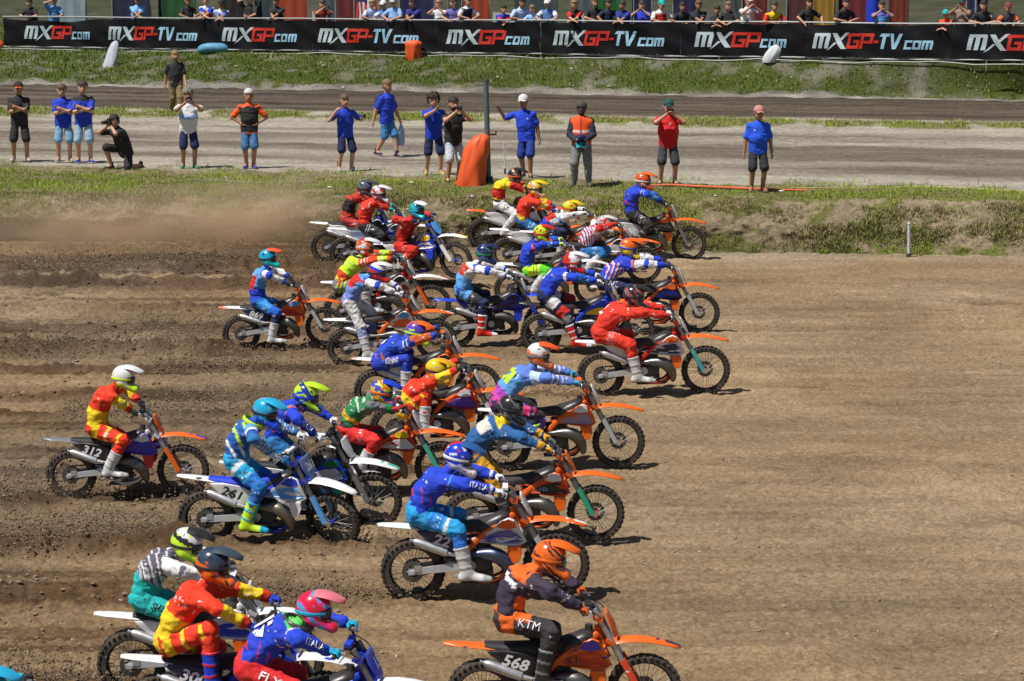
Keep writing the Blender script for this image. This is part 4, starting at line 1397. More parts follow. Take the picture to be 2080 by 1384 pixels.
PACK = {
 1: dict(bike='orange and black bike of the blue rider beside the bank, ahead of the far row', rider='rider in blue jersey and black trousers with speckled orange helmet by the bank',
    kit=KIT(tail=WH, shroud=BK, graphic=GY, accent=OR, panel=WH, guard=GY), hip=(1280, 432), sh=(1290, 390), head=(1306, 368), jersey=(BL, ('T', .35, .55, RD, (6, 6, .8, 0)), ('F', .1, .8, MB), ('U', .6, 1, WH, (8, 0, .8, 0))), pants=(BK, ('H', .2, .8, GY, (7, 8, .8, 0))), boot=BBOOT, glove=BK, helmet=(DO, RD, OW, 'wild', OR)),
 2: dict(bike='orange tailed white bike under the rider with the black helmet at the bank', rider='rider in yellow and red jersey, white trousers and black helmet at the bank',
    kit=KIT(tail=OR, shroud=WH, panel=WH, ink=BK, guard=LB), hip=(1012, 414), sh=(1020, 380), head=(1046, 358), jersey=(YE, ('T', .25, .75, RD), ('T', 0, .2, BK), ('F', 0, 1, RD), ('U', .3, .6, BK, (6, 0, .6, 0))), pants=(WH, ('H', .3, .6, GY, (9, 6, .7, 0))), boot=WBOOT, glove=BK, helmet=(BK, GY, OR, 'slash', BK)),
 3: dict(bike='white bike with orange side graphics under the yellow helmeted red rider', rider='rider in red and yellow jersey with blue trousers and yellow helmet near the bank',
    kit=KIT(tail=WH, shroud=WH, graphic=OR, panel=WH, ink=OR, guard=LG), hip=(1059, 448), sh=(1073, 412), head=(1085, 387), jersey=(RO, ('T', 0, .22, YE), ('F', .1, .7, YE)), pants=(DB, ('H', .3, .7, CN, (8, 6, .5, 0))), boot=WBOOT, glove=BL, helmet=(YE, RD, WH, 'slash', YE)),
 4: dict(bike='orange bike mostly hidden behind the crouched rider with red patched back', rider='crouched rider in white and blue jersey with red back patch and yellow helmet',
    kit=KIT(), hip=(1098, 470), sh=(1132, 446), head=(1158, 424), jersey=(WH, ('T', 0, .55, BL), ('T', .45, .95, RD, 'back'), ('U', 0, .5, LB)), pants=(NV,), boot=WBOOT, glove=WH, helmet=(YE, NG, RD, 'wild', YE), tilt=22),
 5: dict(bike='blue and white bike half hidden under the rider with neon green trousers', rider='rider in blue jersey with neon green and yellow trousers and lime helmet',
    kit=KIT(shroud=BL, fender=WH, guard=BK), hip=(1070, 548), sh=(1079, 502), head=(1101, 474), jersey=(BL, ('U', .2, .4, RD), ('F', .2, .9, MB, (9, 0, .2, 0))), pants=((.10, .62, .02), ('H', .0, .6, NG), ('P', 0, 1, NG), ('H', .3, .5, BK, (9, 8, .7, 0))), boot=WBOOT, glove=NG, helmet=(NG, YE, RD, 'wild', RD)),
 6: dict(bike='white and orange bike hidden behind the rider in a striped jersey', rider='rider in red white and blue striped jersey with silver helmet',
    kit=KIT(shroud=WH, fender=OR), hip=(1185, 512), sh=(1200, 480), head=(1221, 459), jersey=(RD, ('T', .3, 1.2, WH, (9, 12, .2, 0)), ('T', .3, 1.2, BL, (9, 12, .8, 2)), ('U', .3, 1, WH), ('T', 0, .3, BK)), pants=(MB,), boot=WBOOT, glove=RD, helmet=(LG, WH, RD, 'wild', OW)),
 7: dict(bike='orange and blue bike with orange fork feet at the front of the middle row', rider='crouched rider in blue jersey with orange and white bands and orange helmet',
    kit=KIT(tail=WH, shroud=NV, graphic=BL, accent=OR, louvre=OR, guard=LG, rim=BK), hip=(1222, 574), sh=(1252, 536), head=(1277, 507), jersey=(BL, ('T', .1, .7, WH, (10, 9, .55, 0)), ('T', .2, .7, OR, (10, 9, .72, 1.2)), ('U', .3, 1, WH), ('F', .1, .6, WH), ('U', 0, .3, OR, (6, 0, .4, 0))), pants=(NV, ('H', .1, .5, WH, (9, 7, .7, 0))), boot=WBOOT, glove=NV, helmet=(OR, YE, BL, 'chin', OR), tilt=24),
 8: dict(bike='blue and yellow bike of the rider dragging a red and white boot', rider='rider in blue jersey with dangling red boot and red and white helmet',
    kit=KIT(tail=BK, fender=OR, shroud=BL, graphic=YE, accent=BL, louvre=YE, panel=NV, frame=BL, guard=BK), hip=(1104, 600), sh=(1138, 560), head=(1163, 533), jersey=(BL, ('F', 0, .7, MB, (8, 0, .0, 0)), ('U', .2, .4, WH)), pants=(NV, ('H', .2, .55, WH), ('S', 0, .5, GY), ('H', .7, 1, RD)), boot=(RD, WH, NV), glove=WH, helmet=(WH, RD, RD, 'back', WH), foot=(1172, 697), back=('1', WH)),
 9: dict(bike='orange and white bike carrying the rider all in red at the front', rider='rider all in red with white back number and dark helmet leading the pack',
    kit=KIT(tail=WH, shroud=WH, graphic=NV, accent=OR, panel=WH, guard=(.05, .36, .40), frame=RD), hip=(1216, 676), sh=(1258, 632), head=(1281, 610), jersey=((.72, .03, .012),), pants=((.72, .03, .012), ('H', .25, .45, WH, (14, 12, .8, 0))), boot=WBOOT, glove=RD, helmet=(BK, GY, RD, 'slash', BK), foot=(1296, 768), back=('2', WH), tilt=24),
 10: dict(bike='all blue bike numbered 247 with silver swingarm', rider='rider in white and blue kit with dark blue helmet on the all blue bike',
    kit=KIT(fender=BL, tail=BL, shroud=BL, graphic=NV, accent=BK, louvre=BL, panel=(.02, .03, .25), ink=WH, frame=BK, guard=BL, num='247', pipe=DARKM), hip=(934, 592), sh=(963, 541), head=(984, 516), jersey=(BL, ('T', .1, .6, LB), ('T', .55, 1.2, WH), ('T', .55, .95, RD, 'back'), ('U', .2, 1, WH), ('F', .1, 1, WH)), pants=(NV, ('P', 0, 1, LB), ('H', 0, .4, LB), ('H', .4, .8, BK)), boot=(RD, WH, WH), glove=WH, helmet=(NV, PU, GR, 'slash', NV), foot=(983, 676)),
 11: dict(bike='blue and yellow bike lifting its white front fender towards the camera', rider='rider in red jersey and trousers with teal helmet and white visor',
    kit=KIT(fender=WH, tail=WH, shroud=BL, graphic=WH, accent=YE, louvre=BL, panel=WH, frame=BL, guard=WH, tip=YE, plate=LB), hip=(815, 500), sh=(834, 448), head=(846, 428), jersey=(RD, ('T', .0, .8, BK, 'back'), ('U', .2, .6, WH, (12, 0, .85, 0))), pants=(RD,), boot=(OW, RD, WH), glove=NV, helmet=(TE, NV, CN, 'slash', WH), turn=-14),
 12: dict(bike='white and blue bike nearest the dust with white tail', rider='rider in red jersey and black trousers with white and red helmet and teal gloves',
    kit=KIT(fender=WH, tail=WH, shroud=WH, graphic=BL, panel=(.25, .32, .5), ink=WH, frame=BL, guard=WH), hip=(738, 458), sh=(752, 416), head=(769, 394), jersey=((.72, .03, .012), ('U', .35, .5, WH)), pants=(BK, ('H', .2, .4, WH, (9, 8, .8, 0))), boot=BBOOT, glove=TE, helmet=(WH, RD, GY, 'slash', WH)),
 13: dict(bike='white bike behind the other red rider, farthest left at the bank', rider='rider in red and black jersey with slate grey helmet at the bank',
    kit=KIT(fender=WH, tail=WH, shroud=WH, graphic=OR, panel=WH, frame=BL), hip=(704, 444), sh=(720, 404), head=(741, 383), jersey=((.5, .03, .015), ('T', .3, .9, BK, 'near'), ('U', .2, .8, BK)), pants=((.45, .04, .03),), boot=BBOOT, glove=BK, helmet=((.08, .11, .16), GY, BK, 'slash', (.05, .06, .09))),
 14: dict(bike='white and red bike of the rider in neon yellow and orange', rider='rider in neon yellow and orange jersey with white and red helmet',
    kit=KIT(fender=WH, tail=WH, shroud=WH, graphic=RD, panel=WH, frame=RD, tip=RD), hip=(688, 580), sh=(713, 532), head=(740, 507), jersey=((.72, .06, .01), ('T', .45, 1.2, NG), ('T', 0, .25, NG, (9, 6, .3, 0)), ('U', .2, .8, OW, (9, 0, .3, 0)), ('F', .3, .9, NG)), pants=(GY, ('H', 0, .5, NG, (8, 7, .4, 0))), boot=WBOOT, glove=BK, helmet=(WH, RD, DO, 'wild', WH), brace=BK),
 15: dict(bike='white bike numbered 27 with orange front fender', rider='rider in white and blue with striped white, blue and red helmet on bike 27',
    kit=KIT(fender=OR, tail=WH, shroud=WH, graphic=OR, accent=LB, panel=NV, ink=WH, num='27', guard=LB, tip=WH), hip=(707, 612), sh=(733, 570), head=(758, 558), jersey=(BL, ('T', .1, .75, (.16, .24, .62)), ('T', .7, 1.2, LB), ('U', .2, 1, WH), ('F', .1, 1, WH), ('T', .5, 1.0, RD, 'back')), pants=(WH, ('P', 0, 1, (.2, .26, .6)), ('H', .3, .7, LG, (8, 8, .7, 0)), ('S', 0, 1, (.3, .36, .6))), boot=WBOOT, glove=WH, helmet=(WH, BL, RD, 'tri', WH), foot=(754, 728)),
 16: dict(bike='orange fronted bike numbered 869 trailing on the left of the middle row', rider='rider in blue and white with turquoise helmet and orange visor on bike 869',
    kit=KIT(fender=OR, tail=WH, shroud=OR, graphic=RD, accent=LB, panel=NV, ink=WH, num='869', guard=LG), hip=(520, 610), sh=(536, 552), head=(544, 525), jersey=(BL, ('T', .45, 1.2, LB), ('T', .35, .85, RD, 'back'), ('U', .2, 1, WH), ('F', .1, .9, WH)), pants=((.01, .12, .62), ('P', 0, 1, BL), ('H', .1, .7, (.03, .28, .75)), ('S', 0, 1, NV)), boot=WBOOT, glove=BK, helmet=(CN, TE, NV, 'chin', (.85, .10, .03)), foot=(559, 690), tilt=8),
 17: dict(bike='orange bike with white tail under the rider with a white 6 on the back', rider='rider in blue with orange bands, white 6 on back and orange and blue helmet',
    kit=KIT(fender=OR, tail=WH, shroud=OR, graphic=WH, panel=WH, ink=BK, guard=WH), hip=(768, 736), sh=(815, 698), head=(845, 676), jersey=((.01, .06, .52), ('T', .05, .28, OR, (6, 6, .0, 0)), ('F', .0, .9, DO), ('U', .3, .7, WH, (8, 0, .7, 0))), pants=((.01, .04, .45), ('H', .2, .6, GY, (7, 6, .5, 0))), boot=WBOOT, glove=NV, helmet=(PU, OR, NG, 'crown', OR), back=('6', WH), thigh=('KENNY', WH), tilt=24),
 18: dict(bike='orange and purple bike between the rider in green and the rider in pink', rider='rider in red and yellow kit with golden yellow helmet in mid pack',
    kit=KIT(fender=OR, tail=WH, shroud=RD, graphic=PU, accent=WH, panel=PU, guard=WH), hip=(818, 834), sh=(858, 782), head=(886, 753), jersey=SPAIN_J, pants=SPAIN_P, boot=WBOOT, glove=BK, helmet=(YE, GD, LG, 'chin', GD), tilt=24),
 19: dict(bike='orange fendered bike with yellow and red shroud under the rider in green', rider='rider in green and gold jersey with red trousers and purple helmet',
    kit=KIT(fender=OR, tail=WH, shroud=RD, graphic=WH, accent=YE, panel=BK, ink=WH, guard=(.05, .4, .3)), hip=(700, 876), sh=(738, 826), head=(775, 797), jersey=(GR, ('T', .35, .5, GD), ('T', 0, .22, BK), ('U', .4, 1, GY), ('F', .0, .8, GY), ('T', .8, 1.2, WH, (7, 7, .7, 0)), ('F', .7, 1, GR)), pants=((.68, .02, .02),), boot=WBOOT, glove=RD, helmet=(PU, NG, OR, 'slash', BL), tilt=26),
 20: dict(bike='blue and white bike with green fender tip beside bike 261', rider='rider in blue jersey with white sleeve lettering and yellow and navy helmet',
    kit=KIT(fender=WH, tail=WH, shroud=BL, graphic=WH, accent=GR, louvre=(.05, .4, .3), panel=WH, frame=BK, guard=GY, plate=WH, tip=(.05, .4, .3)), hip=(553, 894), sh=(588, 828), head=(622, 805), jersey=ITAL_J + (('U', .1, .2, OR), ('T', .25, .5, RD, (6, 6, .75, 0))), pants=(MB,), boot=WBOOT, glove=WH, helmet=(NG, NV, BL, 'slash', NG), sleeve=('ITALIA', WH), tilt=20),
 21: dict(bike='blue and white bike numbered 261 with blue seat, front wheel turned', rider='rider in blue and cyan with neon boots and metallic cyan helmet on bike 261',
    kit=KIT(fender=WH, tail=WH, shroud=WH, graphic=LB, accent=BL, louvre=WH, panel=WH, ink=BK, num='261', frame=BL, seat=BL, guard=LB, plate=(.10, .16, .34), pink=WH, pipe=mat('worn_pipe', (.22, .19, .16), .4, .8, .6), rim=BK), hip=(474, 934), sh=(509, 868), head=(538, 838), jersey=((.01, .09, .42), ('T', .1, .5, WH, (7, 5, .5, 0)), ('U', .0, .35, LB), ('U', .3, .5, WH), ('F', .0, 1, MB), ('F', .0, .9, WH, (16, 0, .8, 0)), ('T', .5, 1.2, NG, (5, 6, .7, 1))), pants=((.01, .33, .62), ('P', 0, 1, CN), ('H', .65, 1, (.01, .16, .55)), ('H', .12, .26, WH, 'near'), ('S', 0, 1, (.01, .10, .40))), boot=(NG, CN, TE), glove=WH, helmet=(CN, (.2, .35, .5), BL, 'crown', CN), foot=(512, 1066), brace=NG, tilt=24, turn=-18),
 22: dict(bike='orange and purple bike numbered 312 alone at the back left', rider='rider in red and yellow with plain white helmet on bike 312',
    kit=KIT(fender=OR, tail=GY, shroud=PU, graphic=(.05, .05, .5), accent=WH, louvre=(.6, .03, .03), panel=BK, ink=WH, num='312', frame=WH, guard=OR, tip=PU, plate=OR, fork=ALU), hip=(192, 868), sh=(222, 796), head=(251, 768), jersey=SPAIN_J, pants=SPAIN_P, boot=WBOOT, glove=BK, helmet=(WH, WH, NG, 'crown', WH), foot=(231, 958), tilt=20),
 23: dict(bike='orange and violet bike with a big grey exhaust in front of the pack', rider='rider in pale blue and violet with yellow number and white and orange helmet',
    kit=KIT(fender=OR, tail=WH, shroud=OR, graphic=(.35, .30, .42), accent=WH, panel=PU, guard=LG, pipe=STEEL), hip=(1010, 818), sh=(1071, 757), head=(1093, 722), jersey=((.10, .20, .62), ('T', .0, .35, (.45, .06, .5)), ('T', .30, .8, LB), ('U', .0, .6, (.45, .62, .85)), ('F', .1, .8, WH, (9, 0, .6, 0)), ('T', .0, .2, PK, (5, 5, .4, 0))), pants=((.03, .03, .08), ('P', 0, 1, (.55, .04, .3)), ('H', .3, .8, PU, (6, 6, .6, 0)), ('H', .7, 1, PK, 'side')), boot=((.5, .5, .52), NG, PU), glove=CN, helmet=(WH, OR, GY, 'chin', (.85, .10, .01)), back=('21', NG), tilt=16),
 24: dict(bike='bright orange bike with green fork guard and grey exhaust in the front row', rider='rider in blue jersey with yellow sleeves and trousers and black helmet',
    kit=KIT(fender=OR, tail=BK, shroud=(.78, .07, .006), graphic=BK, accent=WH, panel=OR, guard=(.02, .35, .20), frame=OR, plate=OR, logo='HE', logoink=LB), hip=(950, 916), sh=(1000, 862), head=(1036, 833), jersey=(DB, ('T', .98, 1.3, YE), ('T', .5, .85, OW, 'back'), ('F', .75, 1, GD), ('T', 0, .12, BK)), pants=(GD, ('P', 0, 1, DB), ('H', 0, .3, DB, (7, 6, .0, 0)), ('H', .4, .65, BK, (9, 9, .75, 0))), boot=BBOOT, glove=GD, helmet=(BK, BK, GY, 'slash', BK), tilt=26),
 25: dict(bike='white and orange bike numbered 22 with blue side plate', rider='rider in deep blue jersey and sky blue trousers with blue helmet on bike 22',
    kit=KIT(fender=OR, tail=WH, shroud=WH, graphic=(.12, .12, .42), accent=OR, louvre=OR, panel=NV, ink=WH, num='22', frame=OR, guard=LG, tip=WH, logo='MHL', logoink=BL, pipe=mat('blued_pipe', (.10, .12, .20), .3, .8, .3)), hip=(845, 1042), sh=(892, 966), head=(932, 930), jersey=(BL, ('T', .3, .6, RD, (6, 10, .92, 0)), ('U', .35, .5, LB, (12, 0, .5, 0)), ('F', .9, 1, WH)), pants=((.012, .30, .66), ('P', 0, 1, (.012, .30, .66)), ('H', .25, .65, (.02, .14, .62), (7, 9, .1, 0)), ('H', .72, .8, WH), ('S', 0, 1, (.02, .16, .62))), boot=WBOOT, glove=WH, helmet=(BL, RD, WH, 'crown', DB), foot=(955, 1165), sleeve=('ITALIA', WH), tilt=30),
 26: dict(bike='orange and black bike numbered 568 closest to the camera', rider='rider in black and orange kit with bright orange helmet on bike 568',
    kit=KIT(fender=OR, tail=OR, shroud=OR, graphic=(.6, .05, .01), accent=PU, louvre=OR, panel=BK, ink=WH, num='568', frame=OR, guard=(.78, .06, .01), tip=NV, plate=OR, pink=WH, logo='KTM', logoink=BK, fork=ALU), hip=(1024, 1252), sh=(1073, 1168), head=(1116, 1134), jersey=((.035, .025, .05), ('T', .90, 1.3, OR), ('T', .30, .60, OR, 'front'), ('T', .74, .84, WH, 'back'), ('U', .0, .10, OR)), pants=((.035, .03, .035), ('P', 0, 1, OR), ('H', 0, .22, OR), ('H', .2, .72, OR, 'top'), ('H', .55, 1, (.03, .025, .03))), boot=BBOOT, glove=DO, helmet=(OR, BK, OR, 'slash', OR), thigh=('KTM', WH), foot=(1108, 1378), tilt=24),
 27: dict(bike='white tailed bike with blue and yellow graphics behind the rider of bike 300', rider='rider in teal and white with lime and black checked helmet',
    kit=KIT(fender=WH, tail=WH, shroud=WH, graphic=BL, accent=YE, panel=WH, frame=WH, guard=WH, plate=WH), hip=(286, 1214), sh=(332, 1140), head=(372, 1112), jersey=((.10, .09, .13), ('T', 0, .48, TE), ('T', .45, .75, LG, (8, 9, .3, 0)), ('U', 0, 1, WH), ('F', 0, 1, WH), ('T', .5, 1.2, WH, (8, 8, .8, 2))), pants=(TE, ('H', .1, .3, BK, (8, 9, .7, 0))), boot=WBOOT, glove=BK, helmet=(WH, BK, NG, 'tri', BK), thigh=('SHOT', BK), tilt=22),
 28: dict(bike='white and blue bike numbered 300 at the lower edge', rider='rider in red and yellow with dark blue and orange helmet on bike 300',
    kit=KIT(fender=WH, tail=WH, shroud=BL, graphic=BK, accent=WH, louvre=BL, panel=NV, ink=WH, num='300', frame=BL, guard=WH, plate=WH), hip=(337, 1300), sh=(392, 1196), head=(432, 1150), jersey=SPAIN_J, pants=SPAIN_P, boot=(BL, RD, NV), glove=BL, helmet=((.03, .05, .09), OR, BK, 'chin', (.04, .06, .09)), foot=(445, 1385), tilt=16),
 29: dict(bike='blue and white bike under the bottom rider with the pink and red helmet', rider='rider in blue jersey with white 15, red trousers and pink and red helmet',
    kit=KIT(fender=WH, tail=WH, shroud=BL, graphic=WH, accent=BL, panel=WH, frame=BL, guard=WH, plate=(.03, .06, .5), num='15', ink=BK, pink=WH), hip=(500, 1352), sh=(596, 1276), head=(638, 1240), jersey=(BL, ('T', .2, .5, RD, (6, 9, .92, 0)), ('U', .1, .2, WH), ('T', 1.0, 1.3, (.1, .6, .1))), pants=((.66, .015, .02),), boot=WBOOT, glove=CN, helmet=((.62, .01, .04), PK, CN, 'slash', (.72, .18, .22)), back=('15', WH), sleeve=('ITALIA', WH), thigh=('FLY', WH), brace=(.05, .05, .06), tilt=14),
 30: dict(bike='bike below the bottom left corner, under the rider with the turquoise helmet', rider='rider with turquoise helmet cut off by the bottom left corner',
    kit=KIT(), hip=(-180, 1460), sh=(-72, 1440), head=(-24, 1396), jersey=(TE,), pants=(BK,), boot=BBOOT, glove=BK, helmet=(CN, TE, BL, 'slash', CN)),
}
for _i, _k in PACK.items():
    build_bike(_i, _k['bike'], _k['kit'])
    build_rider(_i, _k['rider'], _k)
# ------------------------------------------------------------------ people on foot
def build_person(pos, face, hgt, label, group, k, h=.018):
    """pos: feet; face: degrees, 0 looks at the camera; k: pose and clothes. Own axes: x to the person's right as the camera sees it, -y forward."""
    A = np.array
    sc = hgt / 1.78
    M = Matrix.Translation(Vector(pos)) @ Matrix.Rotation(R(face), 4, 'Z') @ Matrix.Scale(sc, 4)
    root = empty('person', M)
    tag(root, label, 'person', group)
    w = k.get('wide', 1.0)
    lean = k.get('lean', 0.0); st = k.get('stance', .13); pose = k.get('pose', 'down')
    hipc = A((0, 0, .94)); 
    shc = hipc + A((k.get('sway', 0), -math.sin(lean) * .50, math.cos(lean) * .50))
    if k.get('kneel'):
        hipc = A((.02, .08, .46)); shc = hipc + A((-.06, -.20, .44))
    up = (shc - hipc) / np.linalg.norm(shc - hipc)
    hd = shc + up * .095 + A((k.get('hx', 0), -.035 - .10 * math.sin(lean), .115 if not k.get('kneel') else .09))
    J = {}
    tg = {}
    sx = .185 * w
    P_ = dict(down=lambda s: (A((s * .30, -.02, .80)), A((s * .3, .5, 0))),
              cross=lambda s: (A((-s * .07, -.22, 1.22 + .03 * s)), A((s * .9, -.05, -.5))),
              hips=lambda s: (A((s * .19, -.06, 1.03)), A((s * 1.0, .35, 0))),
              phone=lambda s: (A((s * .085, -.30, 1.50)), A((s * .8, .05, -.6))),
              low=lambda s: (A((s * .10, -.26, 1.00)), A((s * .6, .4, -.3))),
              rail=lambda s: (A((-s * .06, -.42, 1.10)), A((s * .9, .1, -.2))),
              railb=lambda s: (A((s * .13, -.42, 1.11)), A((s * .9, .3, .1))),
              grip=lambda s: (A((s * .33, -.36, 1.08)), A((s * .9, .4, .2))),
              hold=lambda s: (A((-.30, -.14, 1.42)) if s < 0 else A((.36, -.22, 1.28)), A((s * .7, -.1, -.5))),
              chin=lambda s: (A((-.02, -.17, 1.43)) if s < 0 else A((.17, -.03, 1.02)), A((s * 1.0, .2, -.4))),
              pole=lambda s: (A((-.60, -.02, 1.46)) if s < 0 else A((.27, .05, .82)), A((s * .4, .4, -.5))),
              brow=lambda s: (A((-.11, -.16, 1.66)) if s < 0 else A((.08, -.38, 1.10)), A((s * .8, .1, -.2))),
              walk=lambda s: (A((s * .25, -.20 * s, .84)), A((s * .3, .5, 0))),
              kneel=lambda s: (A((s * .06 - .05, -.34, .98)), A((s * .7, .2, -.6))))
    for s in (-1, 1):
        so = shc + A((s * sx, 0, -.068))
        t, hint = P_[pose](s)
        if pose in ('cross', 'phone', 'low', 'hips', 'chin', 'hold', 'rail', 'brow'): t = t + A((shc[0] * .8, (shc[1]) * .9, (shc[2] - 1.44) * .8 if pose != 'rail' else 0))
        el, wr = ik(so, t, .29, .255, hint)
        fw = wr - el; fw /= np.linalg.norm(fw)
        if pose in ('phone', 'kneel', 'chin', 'brow'): fw = fw * .6 + A((-s * .3, -.2, .55)); fw /= np.linalg.norm(fw)
        if pose == 'rail': fw = A((-s * .75, -.55, -.1)); fw /= np.linalg.norm(fw)
        if pose == 'hips': fw = A((-s * .6, -.55, -.45)); fw /= np.linalg.norm(fw)
        kn = wr + fw * .085
        ho = hipc + A((s * .095, 0, -.02))
        if k.get('kneel'):
            if s < 0: an = A((-.16, -.20, .09)); kh = A((-.25, -1, .6))
            else: an = A((.20, .36, .07)); kh = A((.25, -1, -.75))
        elif pose == 'walk' or k.get('walk'): an = A((s * .07, -.24 * s, .09 if s > 0 else .13)); kh = A((0, -1, 0))
        else: an = A((s * st, .02 + k.get('stag', 0) * s, .09)); kh = A((s * .15, -1, 0))
        kn2, an = ik(ho, an, .435, .43, kh)
        toe = an + A((s * .05, -.155, -.055)) if not (k.get('kneel') and s > 0) else an + A((.02, .04, -.05))
        J[s] = dict(sh=so, el=el, wr=wr, kn=kn, hip=ho, knee=kn2, an=an, toe=toe, fw=fw)
    be = k.get('belly', 0)
    def trunk(g, lo=0.0):
        P = []
        c1 = hipc + up * .20 + A((0, -.01 - be * .5, 0)); c2 = shc - up * .14 + A((0, -.01, 0))
        for s in (-1, 1):
            P += [(hipc + A((s * .075 * w, 0, lo)), c1 + A((s * .07 * w, 0, 0)), .100 + g, .100 + g + be, 'T', .05), (c1 + A((s * .07 * w, 0, 0)), c2 + A((s * .085 * w, .012, 0)), .098 + g + be * .8, .088 + g, 'T', .06),
                  (c2 + A((s * .08 * w, 0, 0)), J[s]['sh'] - up * .0, .090 + g, .052 + g, 'T', .05)]
        return P
    def trunk2(g, lo=0.0):
        P = trunk(g, lo)
        c1 = hipc + up * .20 + A((0, -.012 - be * .6, 0)); c2 = shc - up * .10 + A((0, -.012, 0))
        return P + [(hipc + A((0, -.0, lo)), c1, .104 + g, .104 + g + be, 'T', .07), (c1, c2 + up * .04, .106 + g + be, .098 + g, 'T', .08)]
    def arms(g, fe=1.0, ue=1.0):
        P = []
        for s in (-1, 1):
            j = J[s]; P.append((j['sh'], j['sh'] + (j['el'] - j['sh']) * ue, .060 + g, (.060 + (.047 - .060) * ue) + g, 'U', .03))
            if ue >= 1: P.append((j['el'], j['el'] + (j['wr'] - j['el']) * fe, .048 + g, .032 + g, 'F', .02))
        return P
    def legs(g, he=1.0, se=1.0):
        P = []
        for s in (-1, 1):
            j = J[s]; P.append((j['hip'], j['hip'] + (j['knee'] - j['hip']) * he, .090 + g, .090 + (.066 - .090) * he + g, 'H', .03))
            if he >= 1: P.append((j['knee'], j['knee'] + (j['an'] - j['knee']) * se, .066 + g, .043 + g, 'S', .025))
        return P
    sk = k.get('skin', SK1)
    # body: one continuous figure with face, ears and five-fingered hands
    hdv = hd
    bp = trunk(-.022) + arms(0) + [((p_[0], p_[1], .066, p_[3], 'H', .03) if p_[4] == 'H' else p_) for p_ in legs(0)] + [(shc - up * .03, hd + A((0, .02, -.05)), .060, .055, 'N', .03), (hd + A((0, .012, .035)), hd + A((0, -.018, -.06)), .106, .080, 'D', .03),
        (hd + A((0, -.100, .005)), hd + A((0, -.120, -.022)), .011, .017, 'D', .012)]
    for s in (-1, 1):
        j = J[s]
        bp += [(hd + A((s * .100, .012, .012)), hd + A((s * .100, .012, -.03)), .018, .013, 'D', .01), (j['an'], j['toe'], .038, .030, 'B', .02), (j['wr'], j['wr'] + j['fw'] * .03, .028, .03, 'F', .02)]
    V, F, rg, tt = soft(bp, h, .03)
    col = np.tile(np.array(sk, np.float32), (len(V), 1))
    q = V - hd
    face_ = (q[:, 1] < -.05) & (np.linalg.norm(q, axis=1) < .16)
    for s in (-1, 1): col[face_ & (np.abs(q[:, 0] - s * .036) < .017) & (np.abs(q[:, 2] - .022) < .012)] = (.03, .02, .018)
    col[face_ & (np.abs(q[:, 0]) < .028) & (np.abs(q[:, 2] + .062) < .009)] = (.28, .08, .06)
    if k.get('beard'): col[(q[:, 1] < -.0) & (q[:, 2] < -.035) & (q[:, 2] > -.14) & (np.abs(q[:, 0]) < .1)] = k['beard']
    pb = PB(); pb.V = [tuple(v) for v in V]; pb.F = [tuple(f) for f in F]
    if k.get('hands', True):
        for s in (-1, 1):
            j = J[s]; pn = A((-s * .8, -.3, -.2)) if pose in ('down', 'walk', 'pole') else A((0, .3, -1.0)) if pose in ('rail', 'railb', 'grip') else A((-s * .6, -.2, .3))
            ax = np.cross(j['fw'], pn)
            hm = hand_mesh(j['wr'], j['kn'], ax, pn, .45 if pose in ('down', 'walk') else .7, 1.0, .012, .028, -1 if s > 0 else 1)
            pb.add(hm.V, hm.F); col = np.vstack([col, np.tile(np.array(sk, np.float32), (len(hm.V), 1))])
    link('body', make_mesh('body', pb.V, pb.F, cols=col, mats=[SKIN]), root)
    # shirt
    c = k['shirt']
    V, F, rg, tt = soft(trunk2(.018, -.10) + (arms(.026, .9, 1.0) if k.get('sleeve', .72) >= 1 else [(J[s]['sh'], J[s]['sh'] + (J[s]['el'] - J[s]['sh']) * k.get('sleeve', .72), .060, .076, 'U', .04) for s in (-1, 1)]) + [(shc, shc + A((0, -.005, .045)), .068, .060, 'T', .03)], h * .95, cuts=[lambda Q: (hipc[2] - .155 + .3 * (0 if not k.get('kneel') else -1)) - Q[..., 2]])
    N = vnormals(V, F); ht = np.clip((V - hipc) @ up / .5, -.2, 1.2)
    tq = np.where(rg == 'T', ht, tt)
    col = paint(V, N, rg, tq, c[1:], c[0], (hipc, up, A((0, -1, 0))), .02)
    V2 = folds(V, N, .020, abs(hash(label)) % 97 if False else (len(label) * 7.3 + pos[0]))
    so = link('shirt', make_mesh('shirt', V2, F, cols=col, mats=[COTTON]), root)
    if k.get('print'):
        bv = BVHTree.FromPolygons([tuple(v) for v in V2], [tuple(f) for f in F])
        decal('chest_print', k['print'][0], hipc + up * .36 + A((k['print'][2] if len(k['print']) > 2 else 0, -.15, 0)), (1, 0, 0), up, k['print'][3] if len(k['print']) > 3 else .03, flat(k['print'][1]), so, bv, None, .004, .03)
    # shorts or trousers
    pc = k['legs']; long_ = k.get('long'); P = legs(.026, 1.0, .93) if long_ else [(J[s]['hip'] * A((.92, 1, 1)), J[s]['hip'] + (J[s]['knee'] - J[s]['hip']) * .95, .084, .100, 'H', .03) for s in (-1, 1)]
    P += [(hipc + A((s * .07 * w, 0, .02)), hipc + A((s * .07 * w, 0, .08)), .090, .086, 'P', .05) for s in (-1, 1)]
    V, F, rg, tt = soft(P, h * .95)
    N = vnormals(V, F)
    col = paint(V, N, rg, tt, pc[1:], pc[0], (hipc, up, A((0, -1, 0))), .02)
    link('trousers' if long_ else 'shorts', make_mesh('legwear', folds(V, N, .014, pos[0] * 3 + 5), F, cols=col, mats=[COTTON]), root)
